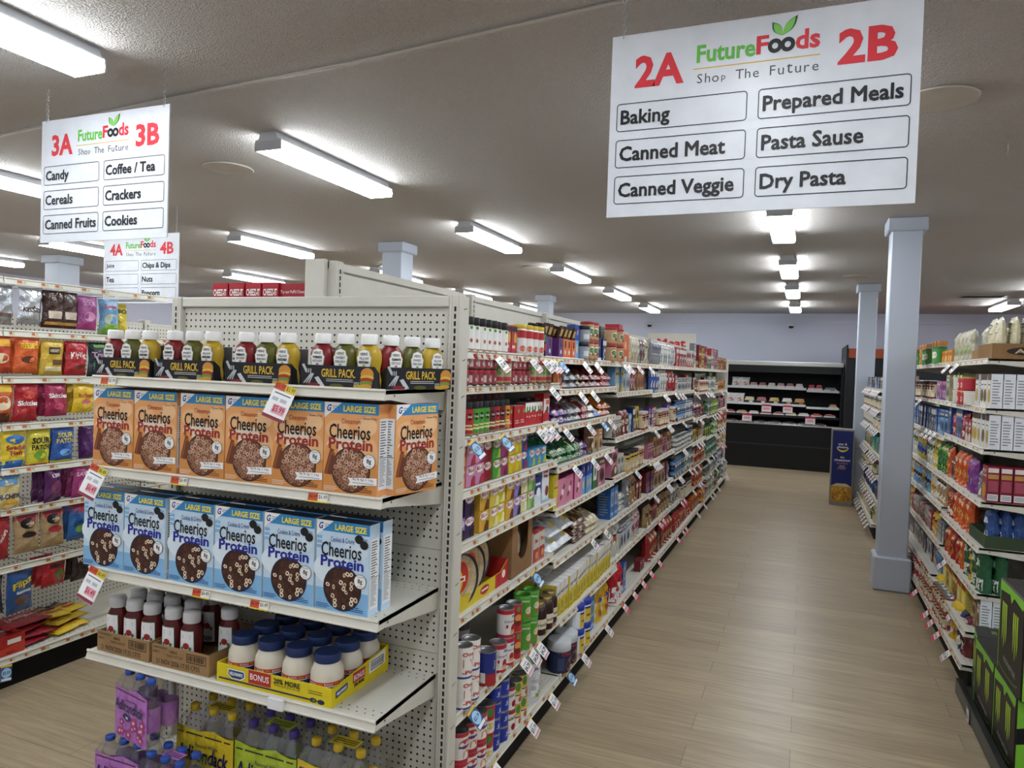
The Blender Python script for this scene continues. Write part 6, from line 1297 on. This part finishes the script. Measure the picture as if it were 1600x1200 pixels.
for q, y in enumerate((4.95, 5.3, 5.55, 5.75, 6.3)):
    cardsR('', RXF - .055, y, .155, 'white' if q == 0 else 'pink', '$1.99', f'{"white" if q == 0 else "pink"} price card along the right base shelf, {nth(q)} from the near end')
for b in range(2):
    for s in range(7):
        z = (FZ + [.155])[s]
        for q in range(5):
            cardsR('', .775 - (.055 if s == 6 else 0), 7.55 + BW * (2 - b) + .15 + .22 * q, z, 'white', '$3.29', f'white price card, {nth(q)} from the near end, {("top", "second", "third", "fourth", "fifth", "sixth", "base")[s]} shelf, {("far", "near")[b]} bay between columns')

# ---- meat case on the back wall
o = thing('meat_case', (-3.1, 14.45, 0), 0, 'long black open refrigerated meat case along the back wall', 'refrigerated case')
W = 3.73; BLK = '0b0c0e'
g = G(); g.cbox(0, W, 0, 1.2, .0, .82, .01, BLK, 'gloss'); g.rect(FRONT(0), .01, W - .01, .43, .45, '2c2e33'); g.rect(FRONT(0), .01, W - .01, .0, .09, '060607'); part('lower_body', g, o)
g = G(); g.box(0, W, 1.0, 1.2, .82, 2.0, '0b0c0e', 'card'); g.box(0, .03, .1, 1.0, .82, 2.0, BLK, 'gloss'); g.box(W - .04, W, .0, 1.0, .82, 2.0, BLK, 'gloss'); part('back_panel', g, o)
g = G(); g.cbox(0, W, -.02, 1.2, 1.93, 2.01, .01, 'b5b7b4', 'paint'); g.box(.02, W - .02, 0, .2, 1.80, 1.93, '0c0d0f', 'gloss'); part('canopy', g, o)
g = G(); g.cbox(0, W, -.02, .02, .815, .84, .004, 'b9bbbf', 'metal'); part('bumper_rail', g, o)
for z, y, e in ((1.52, .25, 'd9dcde'), (1.21, .15, 'd9dcde'), (1.0, .08, '1e1f23')):
    for x0, x1, dz in ((.03, 3.11, 0), (3.12, W - .05, -.03 if e != '1e1f23' else 0)):
        g = G(); g.box(x0, x1, y, 1.0, z + dz - .02, z + dz, '1c1d21', 'gloss'); part_ = part('shelf', g, o); g = G(); g.box(x0, x1, y - .012, y, z + dz - .035, z + dz + .006, e, 'paint'); part('shelf_edge', g, part_)
def meat(w, d, h, c, c2, kind):
    def mk():
        g = G(); g.cbox(-w / 2, w / 2, 0, d, 0, h * .4, .004, 'e2e2e2' if kind != 'bowl' else '26272b', 'gloss')
        P = [(-w / 2 + .01, .01), (w / 2 - .01, .01), (w / 2 - .01, d - .01), (-w / 2 + .01, d - .01)]
        g.grid([(x, y, h * .4) for x, y in P] + [(x * .8, d / 2 + (y - d / 2) * .8, h) for x, y in P], [(0, 1, 5, 4), (1, 2, 6, 5), (2, 3, 7, 6), (3, 0, 4, 7), (4, 5, 6, 7)], c, 'film')
        g.disc(TOP(h), 0, d / 2, w * .25, d * .25, c2, .001); g.disc(FRONT(0), w * .15, h * .2, w * .2, h * .15, c2, .001); return g
    return mk
def standpack(c, c2):
    def mk():
        g = bag(.17, .175, .06, c, A(('d', .1, .3, .6, .2, c2), ('r', -.5, .5, .7, .8, 'c9d0e0')), 3)(); return g
    return mk
def mk_meat(key, mk, x, y, z, label, cat='meat pack'): place(key, mk, 'meat_pack', (-3.1 + x, 14.45 + y, z), 0, label, cat, 'packs in the meat case')
Z1, Z2, Z3, Z0 = 1.5205, 1.2105, 1.0005, .8405
for i, x in enumerate((1.84, 2.0)): mk_meat('mp1', standpack('d9dce0', 'd9774a'), x, .3, Z1, f'white pouch with an orange picture standing on the top case shelf, {("left", "right")[i]} one')
for i in range(6): mk_meat('mp2' + str(i % 3), meat(.15, .2, .08, ('b98a8c', 'a8686c', 'cfc4c6')[i % 3], 'e6e2e2', 'tray'), 2.16 + .165 * i, .3, Z1, f'wrapped meat tray, {nth(i)} from the left on the top case shelf')
for i, x in enumerate((3.2, 3.33)): mk_meat('mp3', meat(.125, .16, .1, 'b8283a', 'f0eeee', 'tray'), x, .3, Z1 - .03, f'red round-label sausage pack on the right top case shelf, {("left", "right")[i]} one')
mk_meat('mp4', meat(.22, .2, .06, '8f9aa3', '7a868f', 'tray'), 3.53, .3, Z1 - .03, 'grey flat pack on the right top case shelf')
for i, x in enumerate((1.76, 1.92)): mk_meat('mp1', standpack('d9dce0', 'd9774a'), x, .2, Z2, f'white pouch with an orange picture on the second case shelf, {("left", "right")[i]} one')
for i, (x, c, c2) in enumerate(((2.1, 'd9cfa9', 'efe9d6'), (2.32, 'a8686c', 'e6e2e2'), (2.55, 'c9a86a', 'e6d9b0'), (2.78, 'dcdcd6', 'e0b070'), (3.0, 'b98a4a', 'd8702a'))): mk_meat('mq' + str(i), meat(.2, .18, .11, c, c2, 'bowl'), x, .2, Z2, f'small black bowl of prepared food on the second case shelf, {nth(i)} from the left')
mk_meat('mr', meat(.14, .2, .06, 'c98a5a', 'e0b070', 'tray'), 3.58, .2, Z2 - .03, 'orange pack alone at the right end of the second case shelf')
for i in range(9): mk_meat('ms' + str(i % 4), meat(.2, .2, .055, ('9a4a52', 'b89a6a', 'c9b9b9', 'a8343e')[i % 4], 'e6e2e2', 'tray'), 1.75 + .222 * i, .12, Z3, f'flat meat tray on the third case shelf, {nth(i)} from the left')
for i in range(7): mk_meat('mt' + str(i % 2), meat(.24, .2, .04, ('5a4044', '6a5458')[i % 2], '8f8486', 'tray'), 1.8 + .26 * i, .1, Z0, f'dark flat meat tray in the case well, {nth(i)} from the left')
def salecard():
    g = G(); g.box(-.085, .085, 0, .002, 0, .14, 'e6dfe2', 'card'); M = FRONT(0); g.rect(M, -.085, .085, .105, .14, 'b8384e'); g.rect(M, -.06, .06, .04, .085, 'd9a0aa'); return g
for i, (x, y, z, l) in enumerate(((2.42, .14, 1.05, 'under the second case shelf at left'), (2.8, .14, 1.05, 'under the second case shelf at right'), (2.08, .06, .86, 'above the case well at left'), (3.2, .06, .86, 'above the case well at right'))):
    place('sale', salecard, 'sale_card', (-3.1 + x, 14.45 + y - .005, z), 0, f'pink and white sale card {l}', 'sale card', 'sale cards of the meat case')
g = G(); g.box(-.54, .54, 0, .02, -.26, .3, 'e3ddd2', 'paint'); g.text(FRONT(0), 'Meat', -.01, .08, .62, .17, RED, .001, .05)
tag(link('wall_sign', g.mesh('wall_sign'), None, (-2.84, RY1 - .025, 2.32)), 'pale wall sign reading Meat in red letters on the back wall', 'sign')
# tall dark case with an orange canopy, right of the meat case
o = thing('tall_case', (.64, 14.1, 0), 0, 'tall dark case with an orange header right of the meat case', 'refrigerated case')
g = G(); g.cbox(0, 1.8, 0, 1.9, 0, 2.1, .01, '1a1c20', 'gloss'); part('body', g, o); g = G(); g.cbox(.03, 1.8, -.02, 1.9, 2.1, 2.27, .01, '9c4a2c', 'paint'); part('header', g, o, label='rust orange header'); g = G(); g.box(0, .028, -.03, 1.9, 2.1, 2.33, '141518', 'paint'); part('side_panel', g, o)
# cardboard noodle bin beside the far column
o = thing('cardboard_display', (.50, 10.85, 0), 0, 'blue and yellow cardboard noodle display standing before the far column', 'cardboard display')
g = G(); g.cbox(-.14, .14, 0, .3, 0, 1.04, .004, '8a8480', 'card'); M = FRONT(0)
g.rect(M, -.128, .128, .26, 1.02, '1c2766'); g.rect(M, -.128, .128, .05, .26, 'b8862c'); g.poly(M, [(-.128, .26), (-.06, .3), (.06, .3), (.128, .26)], 'c9b9a0', .0008)
r = random.Random(9)
for i in range(60):
    u, v, a = r.uniform(-.11, .11), r.uniform(.08, .25), r.random() * 3; g.ring(M, u, v, r.uniform(.012, .03), .008, r.choice(('d9a83a', 'e3bc4e', 'a8742a', '8f5f22')), .001 + i * .00003, n=10, rot=a, sq=.5)
g.disc(M, 0, .8, .075, .07, 'e6e8ee', .001, n=20); g.disc(M, 0, .815, .078, .06, '1c2766', .0013, n=20); g.disc(M, 0, .765, .065, .03, 'd8c02e', .0012, n=14); g.disc(M, 0, .795, .066, .032, '1c2766', .0016, n=14)
for t, v, wd, c in (('mac &', .84, .11, 'e6e8ee'), ('cheese', .80, .13, 'e6e8ee'), ('the', .66, .05, 'd9dce6'), ('cheesiest', .62, .2, 'e6e8ee'), ('smiles', .58, .14, '9a6a8a'), ('since', .54, .07, 'b9a0a0'), ('1937', .505, .1, 'b98a7a')): g.text(M, t, 0, v, wd, .032, c, .002, .03)
part('printed_bin', g, o)
